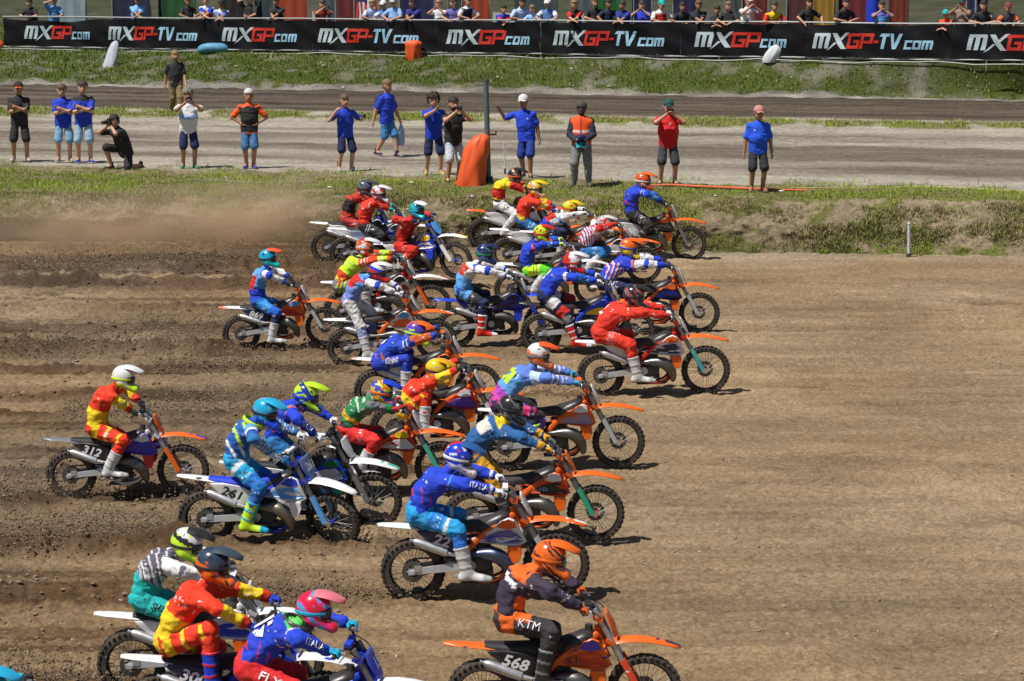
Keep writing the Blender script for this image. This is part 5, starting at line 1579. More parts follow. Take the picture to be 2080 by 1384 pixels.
    for s in (-1, 1):
        j = J[s]; an, toe = j['an'], j['toe']
        P = [(an + A((0, .05, -.045)), an + A((0, .0, -.035)), .040, .044, 'A', .02), (an + A((0, 0, -.045)), toe, .044, .040, 'A', .02), (an + A((0, .0, .04)) if k.get('socks') else an, an + A((0, .0, k.get('socks', .05))), .045, .049, 'K', .015)]
        V, F, rg, tt = soft(P, .015, cuts=[lambda Q, z=min(an[2], toe[2] + .055) - .085: z - Q[..., 2]])
        col = np.tile(np.array(k.get('shoe', BK), np.float32), (len(V), 1)); col[rg == 'K'] = k.get('sock', k.get('shoe', BK))
        col[V[:, 2] < an[2] - .065] = k.get('sole', OW)
        link('shoe', make_mesh('shoe', V, F, cols=col, mats=[BOOTM]), root)
    # hair, cap, glasses
    T = Matrix.Translation(Vector(hd))
    if k.get('hair') is not None:
        g = k.get('curl', 0)
        P = [(hd + A((0, .022, .045)), hd + A((0, .035, .0)), .114 + g, .103 + g, 'a', .03), (hd + A((0, -.02, .062)), hd + A((0, .0, .07)), .093 + g, .098 + g, 'a', .03)]
        V, F, _, _ = soft(P, .014, .03, cuts=[lambda Q: (hd[2] + .060 - Q[..., 2]) * np.where(Q[..., 1] < hd[1] - .005, 1, 0) + np.where(Q[..., 1] < hd[1] - .005, 0, hd[2] - .06 - Q[..., 2])])
        N = vnormals(V, F)
        V = V + N * (.012 * fbm(V[:, 0] * 40, V[:, 1] * 40, V[:, 2] * 40, o=2))[:, None] * (1 + 2 * (g > 0))
        link('hair', make_mesh('hair', V, F, cols=np.tile(np.array(k['hair'], np.float32), (len(V), 1)), mats=[HAIRM]), root)
    if k.get('cap') is not None:
        P = [(hd + A((0, .015, .05)), hd + A((0, .0, .045)), .115, .115, 'a', .03)]
        V, F, _, _ = soft(P, .014, .03, cuts=[lambda Q: hd[2] + .035 - Q[..., 2]])
        co = link('cap', make_mesh('cap', V, F, cols=np.tile(np.array(k['cap'], np.float32), (len(V), 1)), mats=[COTTON]), root)
        if not k.get('nobrim'):
            rg_ = []
            for t in np.linspace(0, 1, 6):
                wd = .082 * math.sqrt(max(1 - (t * .92) ** 2.4, 0)) + .004
                rg_.append([tuple(hd + A((wd * (q / 3 - 1), -.085 - .105 * t, .052 - .012 * t - .018 * (q / 3 - 1) ** 2))) for q in range(7)] + [tuple(hd + A((wd * .97 * (q / 3 - 1), -.085 - .105 * t, .045 - .012 * t - .018 * (q / 3 - 1) ** 2))) for q in range(6, -1, -1)])
            link('cap_brim', smooth_angle(PB().rings(rg_).mesh('cap_brim'), 50), co, mat('cap_cloth', k.get('brim', k['cap']), .85, 0, .05))
    if k.get('shades'):
        p = PB()
        for s in (-1, 1):
            p.rings([[tuple(hd + A((s * .036 + dx * .026 * m, y + abs(s * .036 + dx * .026) * .25, .022 + dz * .018 * m))) for dx, dz in ((-1, .8), (1, 1), (.9, -.6), (0, -1), (-.9, -.7))] for y, m in ((-.100, 1), (-.106, .9))])
            p.tube([hd + A((s * .062, -.085, .026)), hd + A((s * .098, .01, .02))], .004, 4)
        p.tube([hd + A((-.015, -.112, .026)), hd + A((.015, -.112, .026))], .004, 4)
        link('sunglasses', smooth_angle(p.mesh('sunglasses'), 40), root, LENSM)
    if k.get('vest'):
        V, F, rg, tt = soft(trunk2(.040), h, cuts=[lambda Q: hipc[2] - .05 - Q[..., 2], lambda Q: np.abs(Q[..., 0] - hipc[0]) - .235])
        N = vnormals(V, F); z = V[:, 2] - hipc[2]
        col = np.tile(np.array((.85, .09, .012), np.float32), (len(V), 1))
        col[np.abs(z - .24) < .025] = (.62, .62, .62)
        col[(np.abs(V[:, 0]) < .02) & (N[:, 1] < 0) & (z > .2)] = (.3, .03, .01)
        link('high_visibility_vest', make_mesh('high_visibility_vest', V, F, cols=col, mats=[COTTON]), root)
    return root, M, J


def small_thing(name, pb, label, cat, m, M, smooth=40, group=None):
    o = link(name, smooth_angle(pb.mesh(name), smooth), None, m)
    o.matrix_world = M
    tag(o, label, cat, group)
    return o


def ground_at(px, py, z): return on_z(px, py, z)


def PAL_BLUE(): return ((.010, .05, .52),)


BLUE_T = ((.012, .045, .50),)
walkers = [
 # px, py, z, face, height, label, kit
 (42, 326, 1.0, 8, 1.80, 'man in black shirt and shorts with orange fronted cap, arms crossed, farthest left', dict(pose='cross', shirt=(BK,), legs=(BK,), cap=(.03, .02, .02), brim=DO, shoe=LG, skin=SK2, shades=1, stance=.15)),
 (131, 327, 1.0, 10, 1.76, 'man in blue polo and pale denim shorts with bowed head, arms folded', dict(pose='cross', shirt=BLUE_T, legs=((.18, .34, .50),), hair=BR, shoe=(.35, .33, .28), socks=.10, sock=BK, hx=-.02, skin=SK1, shades=1)),
 (172, 329, 1.0, 6, 1.84, 'taller man in blue polo and washed denim shorts, arms crossed, blue shoes', dict(pose='cross', shirt=BLUE_T + (('T', .85, 1.3, BK),), legs=((.26, .40, .52),), hair=(.05, .03, .02), shoe=(.02, .08, .5), socks=.08, sock=BK)),
 (250, 342, 1.0, -38, 1.78, 'kneeling photographer all in black on the grass edge', dict(pose='kneel', kneel=True, shirt=(BK,), legs=(BK,), hair=(.015, .012, .012), shoe=BK)),
 (358, 233, .76, 20, 1.80, 'man in black shirt and khaki trousers walking on the gravel road', dict(pose='walk', shirt=(BK,), legs=(KH,), long=1, hair=(.25, .16, .08), shoe=BK, beard=(.18, .11, .06))),
 (384, 340, 1.0, 12, 1.76, 'grey haired man in white shirt and navy shorts holding up a phone, green shoes', dict(pose='phone', shirt=(WH, ('T', .2, .8, (.30, .42, .75), (4, 4, .45, .5))), legs=(NV,), hair=(.22, .20, .17), curl=.012, shoe=(.02, .28, .16), belly=.02, wide=1.08, skin=SK2)),
 (508, 341, 1.0, 4, 1.76, 'white haired man in orange and black shirt with hands on hips', dict(pose='hips', shirt=((.80, .10, .015), ('T', -.2, 1.2, BK, 'front'), ('T', .0, .4, BK), ('T', .75, 1.2, (.80, .10, .015), 'top')), legs=((.06, .16, .34),), hair=(.62, .60, .56), shoe=(.02, .02, .35), stance=.08, skin=SK2, wide=1.05)),
 (702, 346, 1.0, 28, 1.68, 'man in blue shirt and navy shorts lifting both arms to his right', dict(pose='hold', shirt=BLUE_T, legs=(NV,), hair=(.14, .09, .06), shoe=LG, socks=.12, sock=BK, stance=.16, hx=-.03)),
 (786, 318, .93, 55, 1.80, 'man with navy backpack walking on the gravel in blue shirt and sky blue shorts', dict(pose='walk', shirt=BLUE_T, legs=((.05, .20, .45),), hair=(.20, .11, .06), shoe=NV, beard=(.25, .13, .07))),
 (881, 354, 1.02, 14, 1.76, 'curly haired man in blue shirt with a hand at his chin', dict(pose='chin', shirt=BLUE_T, legs=(NV,), hair=(.03, .018, .012), curl=.03, shoe=(.45, .38, .10), stance=.14, stag=-.08)),
 (921, 370, 1.03, 24, 1.80, 'man in black shirt and pale shorts filming next to the orange bag', dict(pose='phone', shirt=(BK,), legs=((.52, .58, .64), ('H', .2, .6, (.35, .42, .6), (5, 5, .5, 1))), hair=(.02, .015, .015), beard=(.05, .03, .02), shoe=BK, stance=.14, stag=.05, sleeve=.35)),
 (1070, 360, 1.03, -14, 1.78, 'man in blue shirt and white cap leaning on the steel pole', dict(pose='pole', shirt=((.012, .055, .60),), print=('.', WH, .09, .03), legs=(NV[:0] + (.012, .04, .26),), cap=(.60, .60, .60), shoe=BK, stance=.10, stag=-.10, sway=-.06, skin=SK2, walk=0, wide=1.05)),
 (1181, 376, 1.04, -6, 1.76, 'marshal in orange safety vest, grey trousers and black socks', dict(pose='low', shirt=((.02, .025, .05),), sleeve=1.0, legs=((.22, .22, .23),), long=1, hair=None, cap=(.05, .055, .05), nobrim=1, shoe=(.10, .11, .12), vest=1, skin=(.06, .045, .04), socks=.30, sock=BK, stance=.15)),
 (1356, 376, 1.05, 4, 1.80, 'heavy man in red shirt and green cap holding a phone to his face', dict(pose='phone', shirt=((.60, .010, .012),), print=('T', OW, .02, .06), legs=((.04, .045, .05),), cap=(.01, .07, .06), shoe=BK, stance=.15, belly=.02, wide=1.06, skin=(.50, .26, .19))),
 (1538, 388, 1.05, 6, 1.76, 'man in bright blue shirt, black shorts and pink cap standing alone', dict(pose='down', shirt=((.012, .09, .72),), print=('.', WH, -.10, .03), legs=((.025, .025, .03),), cap=(.50, .22, .20), shoe=(.30, .12, .07), belly=.012, wide=1.0, skin=SK2, stance=.12, lean=.05, shades=1)),
]
WALK = {}
for n, (px, py, z, face, hg, lab, kk) in enumerate(walkers):
    p = ground_at(px, py, z)
    zz = p[2] - .02
    WALK[n] = build_person((p[0], p[1], zz), face, hg, lab, 'people standing along the track', kk)


def at_person(n, loc, rot=0):
    return WALK[n][1] @ Matrix.Translation(loc) @ Matrix.Rotation(R(rot), 4, 'Z')


def camera_pb():
    p = PB(); p.box((0, 0, 0), (.14, .07, .095)); p.box((0, .01, .06), (.06, .06, .035))
    p.lathe([(0, -.0), (.04, 0), (.042, .10), (.036, .16), (0, .15)], (0, -.19, 0), 'y', 14)
    return p


def phone_pb(): return PB().box((0, 0, 0), (.15, .012, .075))


def held(n, z=1.56, y=-.40):
    J = WALK[n][2]; m = (J[-1]['kn'] + J[1]['kn']) / 2
    return at_person(n, (m[0], m[1] - .02, m[2] + .03))


small_thing('camera', camera_pb(), 'black camera at the eye of the kneeling photographer', 'camera', BLACKP, held(3))
small_thing('phone', phone_pb(), 'dark phone held up by the man in the white shirt', 'phone', mat('phone_glass', (.03, .02, .05), .2, .1, .02), held(5))
small_thing('camera', PB().box((0, 0, 0), (.11, .05, .08)).box((0, -.04, 0), (.05, .05, .05)), 'small camera held by the man in black beside the orange bag', 'camera', BLACKP, held(10))
small_thing('phone', phone_pb(), 'dark phone in front of the face of the man in red', 'phone', mat('phone_glass', (.02, .02, .03), .2, .1, .02), held(13))
small_thing('camera', PB().box((0, 0, 0), (.10, .05, .07)), 'black device in the lifted hand of the man pointing right', 'camera', BLACKP, at_person(7, tuple(WALK[7][2][1]['kn'])))
_b = PB().rings([[(.17 * c * k, .09 * s_ * k + .0, z) for c, s_ in [(math.cos(a), math.sin(a)) for a in np.linspace(0, 2 * math.pi, 14)[:-1]]] for z, k in ((0, .6), (.03, .9), (.22, 1), (.38, .85), (.45, .5))])
small_thing('backpack', _b, 'navy backpack on the walking man in blue', 'backpack', mat('pack_nylon', (.012, .02, .12), .7, 0, .1), at_person(8, (0, .20, 1.0)), 60)
_b = PB().rings([[(.13 * k * c, .05 * k * s_, z) for c, s_ in [(math.cos(a), math.sin(a)) for a in np.linspace(0, 2 * math.pi, 12)[:-1]]] for z, k in ((-.52, .85), (-.45, 1), (-.2, .9), (-.06, .4), (0, .15))])
m_, nt_, b_ = _nt('thin_plastic_film'); b_.inputs['Base Color'].default_value = (.30, .48, .72, 1); b_.inputs['Transmission Weight'].default_value = .35; b_.inputs['Roughness'].default_value = .4
small_thing('plastic_bag', _b, 'pale blue plastic bag carried by the man with the backpack', 'bag', m_, at_person(8, tuple(WALK[8][2][1]['kn'])), 60)
_b = PB().rings([[(.07 * k * c, .04 * k * s_, z) for c, s_ in [(math.cos(a), math.sin(a)) for a in np.linspace(0, 2 * math.pi, 10)[:-1]]] for z, k in ((-.16, .8), (-.08, 1), (0, .4))])
small_thing('paper_bag', _b, 'small white bag in the hand of the man in khaki trousers', 'bag', mat('paper_white', WH, .8, 0, .05), at_person(4, tuple(WALK[4][2][1]['kn'])), 60)
_o = link('helmet', make_mesh('helmet', HV, HF, cols=helmet_cols(NV, RD, TE, 'wild', 5), mats=[SHELL]))
_o.matrix_world = at_person(12, (.02, -.31, .96), -90) @ Matrix.Scale(1.05, 4); tag(_o, 'dark blue and red helmet held by the marshal at his waist', 'helmet')
link('visor', VISOR, _o, plastic(NV))

# ------------------------------------------------------------------ the crowd behind the fence
FENCE_A, FENCE_B = L_B2[0], L_B2[1]
def on_fence(px, back=0.0):
    """point of the fence line seen at column px, `back` metres behind it"""
    a, b = L_B2; k = (px - CX) / FPX
    # x = k * depth where depth is along the view axis
    f = lambda t: (a + (b - a) * t)
    lo, hi = 0.0, 1.0
    for _ in range(50):
        m = (lo + hi) / 2; p = f(m); dep = float((p - CAMP) @ FWD)
        if p[0] < k * dep: lo = m
        else: hi = m
    p = f(lo); d = b - a; nrm = np.array([-d[1], d[0], 0]); nrm /= np.linalg.norm(nrm)
    return p + nrm * back


LBT = (.10, .28, .66)
crowd = [
 (54, 'rail', (BK,), .02, None, 'black shirted man leaning on the rail beside the pale panel'),
 (97, 'brow', (LBT,), (.02, .015, .01), None, 'man in light blue shirt shading his eyes with one hand'),
 (268, 'rail', ((.20, .42, .75),), None, NV, 'man in pale blue shirt and navy cap in front of the green panel'),
 (365, 'rail', ((.02, .02, .025),), .25, None, 'man in black polo leaning on the rail right of the green panel'),
 (408, 'rail', (WH, ('T', 0, .8, RD, 'front'), ('U', 0, 1, BL)), (.30, .20, .10), None, 'fair haired spectator in white, red and blue shirt'),
 (438, 'rail', ((.12, .22, .6), ('T', .5, 1.2, WH)), None, BK, 'spectator in blue and white with dark cap, bent low over the rail'),
 (495, 'brow', ((.02, .02, .02),), (.2, .12, .08), None, 'person in black vest raising both arms before the orange panel'),
 (553, 'rail', (BK,), (.1, .06, .04), None, 'man in black shirt between the orange and dark red panels'),
 (640, 'phone', ((.30, .03, .03),), (.10, .05, .03), None, 'bare armed spectator in red top before the dark red panel'),
 (741, 'rail', ((.30, .42, .70), ('U', 0, 1, WH)), (.35, .24, .12), None, 'fair haired spectator in white and blue right of the striped flag'),
 (768, 'rail', ((.10, .24, .62), ('U', 0, 1, WH)), None, WH, 'spectator in blue and white with white cap, first of the two'),
 (792, 'rail', ((.22, .40, .72),), None, (.55, .6, .75), 'spectator in sky blue with pale cap, second of the two'),
 (831, 'rail', ((.02, .025, .20),), (.03, .02, .015), None, 'man in navy polo between the sky blue pair and the orange panel'),
 (882, 'phone', (WH,), (.3, .2, .12), None, 'woman in white top taking a picture before the orange panel'),
 (912, 'rail', ((.16, .14, .46),), (.1, .06, .04), None, 'spectator in violet beside the woman taking a picture'),
 (933, 'rail', (WH, ('T', .2, 1, NV, 'front')), (.06, .04, .03), None, 'man in white and navy shirt with clasped hands on the rail'),
 (1006, 'rail', ((.03, .03, .45), ('T', 0, .3, RD), ('U', .4, 1, RD)), (.02, .015, .01), None, 'boy in blue shirt with red cuffs'),
 (1040, 'rail', ((.42, .52, .80),), (.02, .015, .01), None, 'dark haired spectator in pale lilac shirt'),
 (1070, 'rail', ((.30, .48, .78),), (.2, .13, .08), None, 'man in pale blue shirt right of the dark haired boy'),
 (1100, 'rail', ((.10, .20, .45), ('U', 0, 1, WH)), None, WH, 'spectator in blue turned sideways with white cap'),
 (1158, 'rail', (BK, ('U', 0, 1, RD)), (.3, .18, .1), None, 'bald man in black shirt with red sleeve before the green panel'),
 (1190, 'rail', (BK,), (.25, .17, .1), None, 'man in black shirt right of the bald man'),
 (1220, 'grip', ((.015, .018, .05),), (.02, .015, .01), None, 'tall man in dark navy standing upright'),
 (1252, 'rail', ((.015, .03, .24),), (.04, .03, .02), None, 'man in blue and black shirt with folded hands'),
 (1290, 'phone', ((.02, .04, .50),), (.06, .04, .03), None, 'person in bright blue holding binoculars'),
 (1322, 'rail', (WH, ('T', 0, .9, RD, 'front')), None, TE, 'spectator in white and red with teal cap'),
 (1368, 'rail', ((.018, .02, .03),), (.015, .012, .01), None, 'man in black shirt with lowered head, left of a pair'),
 (1397, 'rail', ((.015, .018, .03),), (.12, .08, .05), None, 'man in dark shirt, right of a pair'),
 (1444, 'rail', (BK,), (.03, .02, .015), None, 'shorter man in black before the dark red panel'),
 (1472, 'rail', (BK,), (.2, .12, .08), None, 'taller man in black polo before the dark red panel'),
 (1508, 'phone', (WH,), None, (.55, .50, .45), 'man in white shirt and cap lifting a camera'),
 (1555, 'rail', ((.62, .03, .015), ('T', .7, 1.2, YE, 'front')), (.05, .03, .02), None, 'man in red polo with yellow collar hanging hands over the rail'),
 (1625, 'grip', (BK,), (.02, .015, .01), None, 'man in black polo with both arms spread on the rail'),
 (1692, 'rail', (BK,), (.03, .02, .015), None, 'man in black next to the blue column'),
 (1778, 'phone', ((.14, .12, .55), ('T', .2, .8, LBT, 'front')), (.04, .03, .02), None, 'person in violet shirt pointing a phone left'),
 (1915, 'rail', ((.70, .08, .02),), None, TE, 'child in orange shirt and teal cap at the rail'),
 (1945, 'phone', ((.25, .18, .14),), None, (.03, .08, .09), 'spectator in brown with dark green cap'),
 (1990, 'rail', ((.016, .016, .02),), (.015, .012, .01), None, 'broad man in black with folded arms on the rail'),
 (2035, 'rail', ((.03, .03, .04), ('U', 0, 1, (.65, .12, .03))), None, (.20, .05, .04), 'man in black and orange with maroon cap near the end'),
]
_r = random.Random(4)
for px, pose, shirt, hair, cap, lab in crowd:
    p = on_fence(px, .45 if pose in ('rail', 'grip', 'brow') else .38)
    hg = _r.uniform(1.66, 1.84) * (.86 if 'child' in lab or 'boy' in lab or 'shorter' in lab else 1.0)
    if isinstance(hair, float): hair = (hair, hair, hair)
    if pose == 'rail' and _r.random() < .45: pose = 'railb'
    build_person((p[0] + _r.uniform(-.06, .06), p[1] - _r.uniform(-.05, .12), p[2] + .05), _r.uniform(-30, 30), hg, lab, 'spectators behind the fence',
                 dict(pose=pose, shirt=shirt, legs=(_r.choice([NV, BK, DN, KH]),), hair=hair, cap=cap, lean=_r.uniform(.18, .42) if pose.startswith('rail') else .12, wide=_r.uniform(.94, 1.18), belly=_r.choice([0, 0, .03]), skin=_r.choice([SK1, SK2, SK1]), shoe=GY), .024)
# ------------------------------------------------------------------ banner fence, panels, roadside things
fa, fb = L_B2
fdir = (fb - fa) / np.linalg.norm(fb - fa); fnor = np.array([fdir[1], -fdir[0], 0]); fnor /= np.linalg.norm(fnor)   # towards the track
fence = empty('banner_fence', loc=on_fence(1040))
FI = fence.matrix_basis.inverted() if False else Matrix.Translation(-Vector(on_fence(1040)))
tag(fence, 'long trackside fence hung with black race banners below the crowd', 'fence')
BANM = mat('banner_vinyl', (.004, .004, .006), .55, 0, .03)
BANM.node_tree.nodes['Principled BSDF'].inputs['Specular IOR Level'].default_value = .2
GALV = mat('galvanised_tube', (.42, .43, .43), .45, .5, .25)
def fpt(px, h, out=0.0):
    p = on_fence(px) + fnor * out; return np.array([p[0], p[1], p[2] + h])
for px in list(range(12, 2200, 181)):
    p = PB().tube([fpt(px, -.25, -.03), fpt(px, 1.16, -.03)], .026, 8)
    link('fence_post', smooth_angle(p.mesh('fence_post', matrix=FI)), fence, GALV)
for h, nm in ((1.13, 'top_rail'), (.09, 'bottom_rail')):
    p = PB().tube([fpt(x, h + .012 * math.sin(x * .013), 0.0) for x in range(8, 2300, 60)], .026, 8)
    link(nm, smooth_angle(p.mesh(nm, matrix=FI)), fence, GALV)
p = PB().tube([fpt(x, .0 + .03 * math.sin(x * .021) + .02 * math.sin(x * .05), .10) for x in range(-20, 2300, 40)], .02, 6)
tag(link('ground_pipe', smooth_angle(p.mesh('ground_pipe')), None, mat('grey_pipe', (.40, .40, .38), .6, 0, .4)), 'pale grey pipe lying along the foot of the banner fence', 'pipe')
SILV, REDP, ICE = flat((.42, .50, .54)), flat((.50, .022, .012)), flat((.30, .52, .68))
def _r(x0, z0, x1, z1): return [(x0, z0), (x1, z0), (x1, z1), (x0, z1)]
def split_quads(L, n=4):
    out = []
    for q in L:
        a, b, c, d = [np.array(t) for t in q]
        for i in range(n):
            for j in range(n):
                f = lambda s, t: tuple((a * (1 - s) + b * s) * (1 - t) + (d * (1 - s) + c * s) * t)
                out.append([f(i / n, j / n), f((i + 1) / n, j / n), f((i + 1) / n, (j + 1) / n), f(i / n, (j + 1) / n)])
    return out
GLYPH = {
 'M': [_r(0, 0, .24, .80), _r(.38, 0, .62, .80), _r(.76, 0, 1, .80), [(0, .80), (1, .80), (.94, 1), (0, 1)]],
 'm': [_r(0, 0, .24, .74), _r(.38, 0, .62, .74), _r(.76, 0, 1, .74), [(0, .74), (1, .74), (.92, 1), (0, 1)]],
 'X': [[(.02, 1), (.30, 1), (.62, .5), (.40, .36)], [(.40, .36), (.62, .5), (1.02, -.02), (.72, -.02)], [(-.10, -.16), (.10, -.02), (.40, .36), (.26, .40)], [(.62, .5), (.52, .655), (.78, 1.02), (1.0, 1.06)]],
 'G': [[(-.25, .80), (1, .80), (1.06, 1), (.0, 1)], _r(.0, .0, .24, .80), _r(.24, .0, 1, .2), _r(.76, .2, 1, .56), _r(.48, .38, .76, .56)],
 'P': [[(0, .80), (1.05, .80), (1.0, 1), (0, 1)], _r(0, 0, .24, .80), _r(.76, .52, 1, .80), _r(.24, .34, 1, .52)],
 '-': [_r(0, .38, 1, .54)],
 'T': [_r(.30, 0, .66, .80), [(-.1, .80), (1.0, .80), (1.0, 1), (.1, 1)]],
 'V': [[(0, 1), (.28, 1), (.46, .28), (.36, 0)], [(.36, 0), (.66, 0), (1.0, 1), (.72, 1)]],
 'c': [_r(0, 0, .3, 1), _r(.3, 0, 1, .24), _r(.3, .76, 1, 1)],
 'o': [_r(0, 0, .28, 1), _r(.72, 0, 1, 1), _r(.28, 0, .72, .24), _r(.28, .76, .72, 1)],
}
panels = [(10, 213, 'c', 55, 187), (213, 438, 't', 225, 405), (438, 636, 'c', 455, 605), (636, 888, 't', 650, 852), (888, 1098, 'c', 910, 1078), (1100, 1384, 't', 1127, 1352), (1384, 1634, 'c', 1414, 1600), (1634, 1932, 't', 1654, 1897), (1932, 2190, 'c', 1966, 2170)]
for n, (a, b, kind, t0, t1) in enumerate(panels):
    ni, nj = 40, 8
    rings = []
    for j in range(nj + 1):
        row = []
        for i in range(ni + 1):
            px = a + (b - a - .4) * i / ni; h = .13 + .95 * j / nj
            if n == 0 and j == nj: h -= .10 * math.sin(i / ni * 3.0)
            sag = .035 * math.sin(i / ni * 9 + n) * math.sin(j / nj * 3.14) + .03 * float(vnoise(px * .03, h * 3.0, n * 7.0)) + .02 * math.sin((i + j * 2.2) * .5 + n)
            row.append(tuple(fpt(px, h - (.02 * math.sin(i / ni * 12) if j == nj else 0), .035 + sag * .8 + (.012 if n % 2 else 0))))
        rings.append(row)
    pb = PB().rings(rings, closed=False)
    me = pb.mesh('banner', True, matrix=FI)
    ban = link('banner', me, fence, BANM)
    bv = BVHTree.FromPolygons([tuple(Matrix(FI) @ Vector(v)) for v in pb.V], pb.F)
    pA, pB2 = fpt(t0, .60, .05), fpt(t1, .60, .05)
    W = np.linalg.norm(pB2 - pA); off = np.array(FI.translation)
    CH = .45
    words_ = ([('M', .0, .19, 0, 1, SILV), ('X', .20, .40, -.12, 1, SILV), ('G', .40, .545, 0, 1, REDP), ('P', .555, .70, 0, 1, REDP), ('c', .715, .79, 0, .58, ICE), ('o', .805, .88, 0, .58, ICE), ('m', .895, 1.0, 0, .58, ICE)] if kind == 'c' else
              [('M', .0, .135, 0, 1, SILV), ('X', .14, .285, -.12, 1, SILV), ('G', .285, .385, 0, 1, REDP), ('P', .392, .495, 0, 1, REDP), ('-', .502, .545, 0, 1, REDP), ('T', .55, .625, 0, 1, ICE), ('V', .63, .735, 0, 1, ICE), ('c', .765, .83, 0, .58, ICE), ('o', .838, .905, 0, .58, ICE), ('m', .912, 1.0, 0, .58, ICE)])
    # the red fin over the G and P and the small red dot
    for ch, u0, u1, z0, z1, mm in words_:
        Vv, Ff = [], []
        if True:
            for q in split_quads(GLYPH[ch]):
                bb = len(Vv)
                for gx, gz in q:
                    z = (z0 + (z1 - z0) * gz) if ch != 'X' else gz
                    uu = u0 + (u1 - u0) * gx
                    Vv.append(pA + (pB2 - pA) * uu + fdir * (z - .5) * CH * .22 + np.array([0, 0, (z - .5) * CH]) + off)
                Ff.append(tuple(range(bb, bb + len(q))))
        Q = []
        for q in Vv:
            hit = bv.ray_cast(Vector(q + fnor * .3), Vector(-fnor), .8)
            Q.append((np.array(hit[0]) if hit[0] is not None else q) + fnor * .014)
        link('letter', make_mesh('letter', Q, Ff, smooth=False), ban, mm)

# cloth panels, columns and boards behind the crowd
def vendor_panel(px0, px1, back, hgt, col, label, kind='panel'):
    a, b = on_fence(px0, back), on_fence(px1, back)
    root = empty('cloth_panel', loc=(a + b) / 2); tag(root, label, 'banner panel', 'coloured panels behind the crowd')
    I = Matrix.Translation(-Vector((a + b) / 2))
    rings = []
    for j in range(9):
        rings.append([tuple(a + (b - a) * i / 10 + fnor * (.07 * math.sin(i * 1.9 + px0) + .03 * math.sin(j * 1.3 + i)) + np.array([0, 0, .05 + hgt * j / 8])) for i in range(11)])
    link('cloth', PB().rings(rings, closed=False).mesh('cloth', True, matrix=I), root, mat('panel_cloth', tuple(.62 * c_ for c_ in col), .85, 0, .12))
    for q in (a, b):
        link('panel_pole', smooth_angle(PB().tube([q + np.array([0, 0, -.1]), q + np.array([0, 0, hgt + .1])], .022, 6).mesh('panel_pole', matrix=I)), root, GALV)
DR = (.16, .012, .012); OP = (.42, .055, .012); DT = (.03, .07, .085)
for args in [(8, 84, 2.6, 2.6, (.30, .40, .45), 'pale teal panel at the far left behind the fence'), (116, 196, 3.2, 2.8, (.008, .012, .06), 'wide navy panel left of the green panel'),
             (198, 230, 3.6, 2.6, DT, 'narrow dark teal panel between navy and green'), (234, 302, 2.8, 2.6, (.008, .10, .02), 'green panel behind the man in the navy cap'),
             (345, 396, 3.0, 2.7, (.012, .012, .014), 'black panel behind the man in the black polo'), (398, 461, 3.6, 2.7, DT, 'dark teal panel between black and orange panels'),
             (463, 534, 2.8, 2.7, OP, 'orange panel behind the person raising both arms'), (536, 588, 3.6, 2.7, (.07, .12, .14), 'grey teal panel right of the orange panel'),
             (590, 655, 2.8, 2.7, DR, 'dark red panel left of the striped flag'), (716, 788, 3.0, 2.7, (.010, .014, .09), 'navy panel behind the sky blue pair'),
             (790, 848, 3.8, 2.7, (.02, .05, .05), 'blackish green panel between navy and orange'), (851, 908, 2.8, 2.7, OP, 'orange panel behind the woman taking a picture'),
             (1128, 1184, 2.8, 2.7, (.008, .14, .025), 'green panel behind the bald man'), (1200, 1238, 3.0, 2.8, (.010, .014, .08), 'navy panel behind the tall man in navy'),
             (1276, 1330, 3.2, 2.7, (.010, .013, .07), 'navy panel behind the person with binoculars'), (1430, 1484, 2.8, 2.7, DR, 'dark red panel behind the two men in black'),
             (1578, 1622, 2.8, 2.7, (.40, .22, .015), 'ochre yellow panel right of the man in the red polo'), (1623, 1692, 3.1, 2.7, (.20, .014, .02), 'crimson panel beside the ochre panel'),
             (1735, 1774, 2.8, 2.7, (.22, .03, .015), 'rust red panel left of the person in violet'), (1890, 1934, 3.0, 2.8, (.012, .02, .075), 'dark navy panel behind the child in orange'),
             (912, 1000, 4.4, 2.5, (.05, .08, .085), 'dim teal panel behind the man in white and navy'), (1186, 1199, 3.4, 2.6, DT, 'thin teal strip beside the second green panel'), (1486, 1576, 4.2, 2.6, (.10, .02, .02), 'dim red panel behind the man in the red polo'), (1004, 1060, 5.2, 2.3, (.10, .13, .15), 'pale slate panel behind the boy in blue'), (1336, 1372, 5.0, 2.3, (.06, .10, .09), 'dull green panel right of the navy panel'),
             (2060, 2130, 2.8, 2.7, (.13, .018, .022), 'maroon panel at the right end behind the fence')]:
    vendor_panel(*args)
# inflatable column
c = on_fence(1711, 2.4)
p = PB().rings([[(r * math.cos(a), r * math.sin(a), z) for a in np.linspace(0, 2 * math.pi, 17)[:-1]] for z, r in ((-.05, .20), (.05, .22), (.6, .205), (1.2, .215), (1.9, .20), (2.4, .17), (2.6, .06))])
o = link('inflatable_column', smooth_angle(p.mesh('inflatable_column'), 60), None, mat('panel_cloth', (.01, .04, .50), .55, 0, .08)); o.location = c
tag(o, 'bright blue inflatable column behind the fence', 'column')
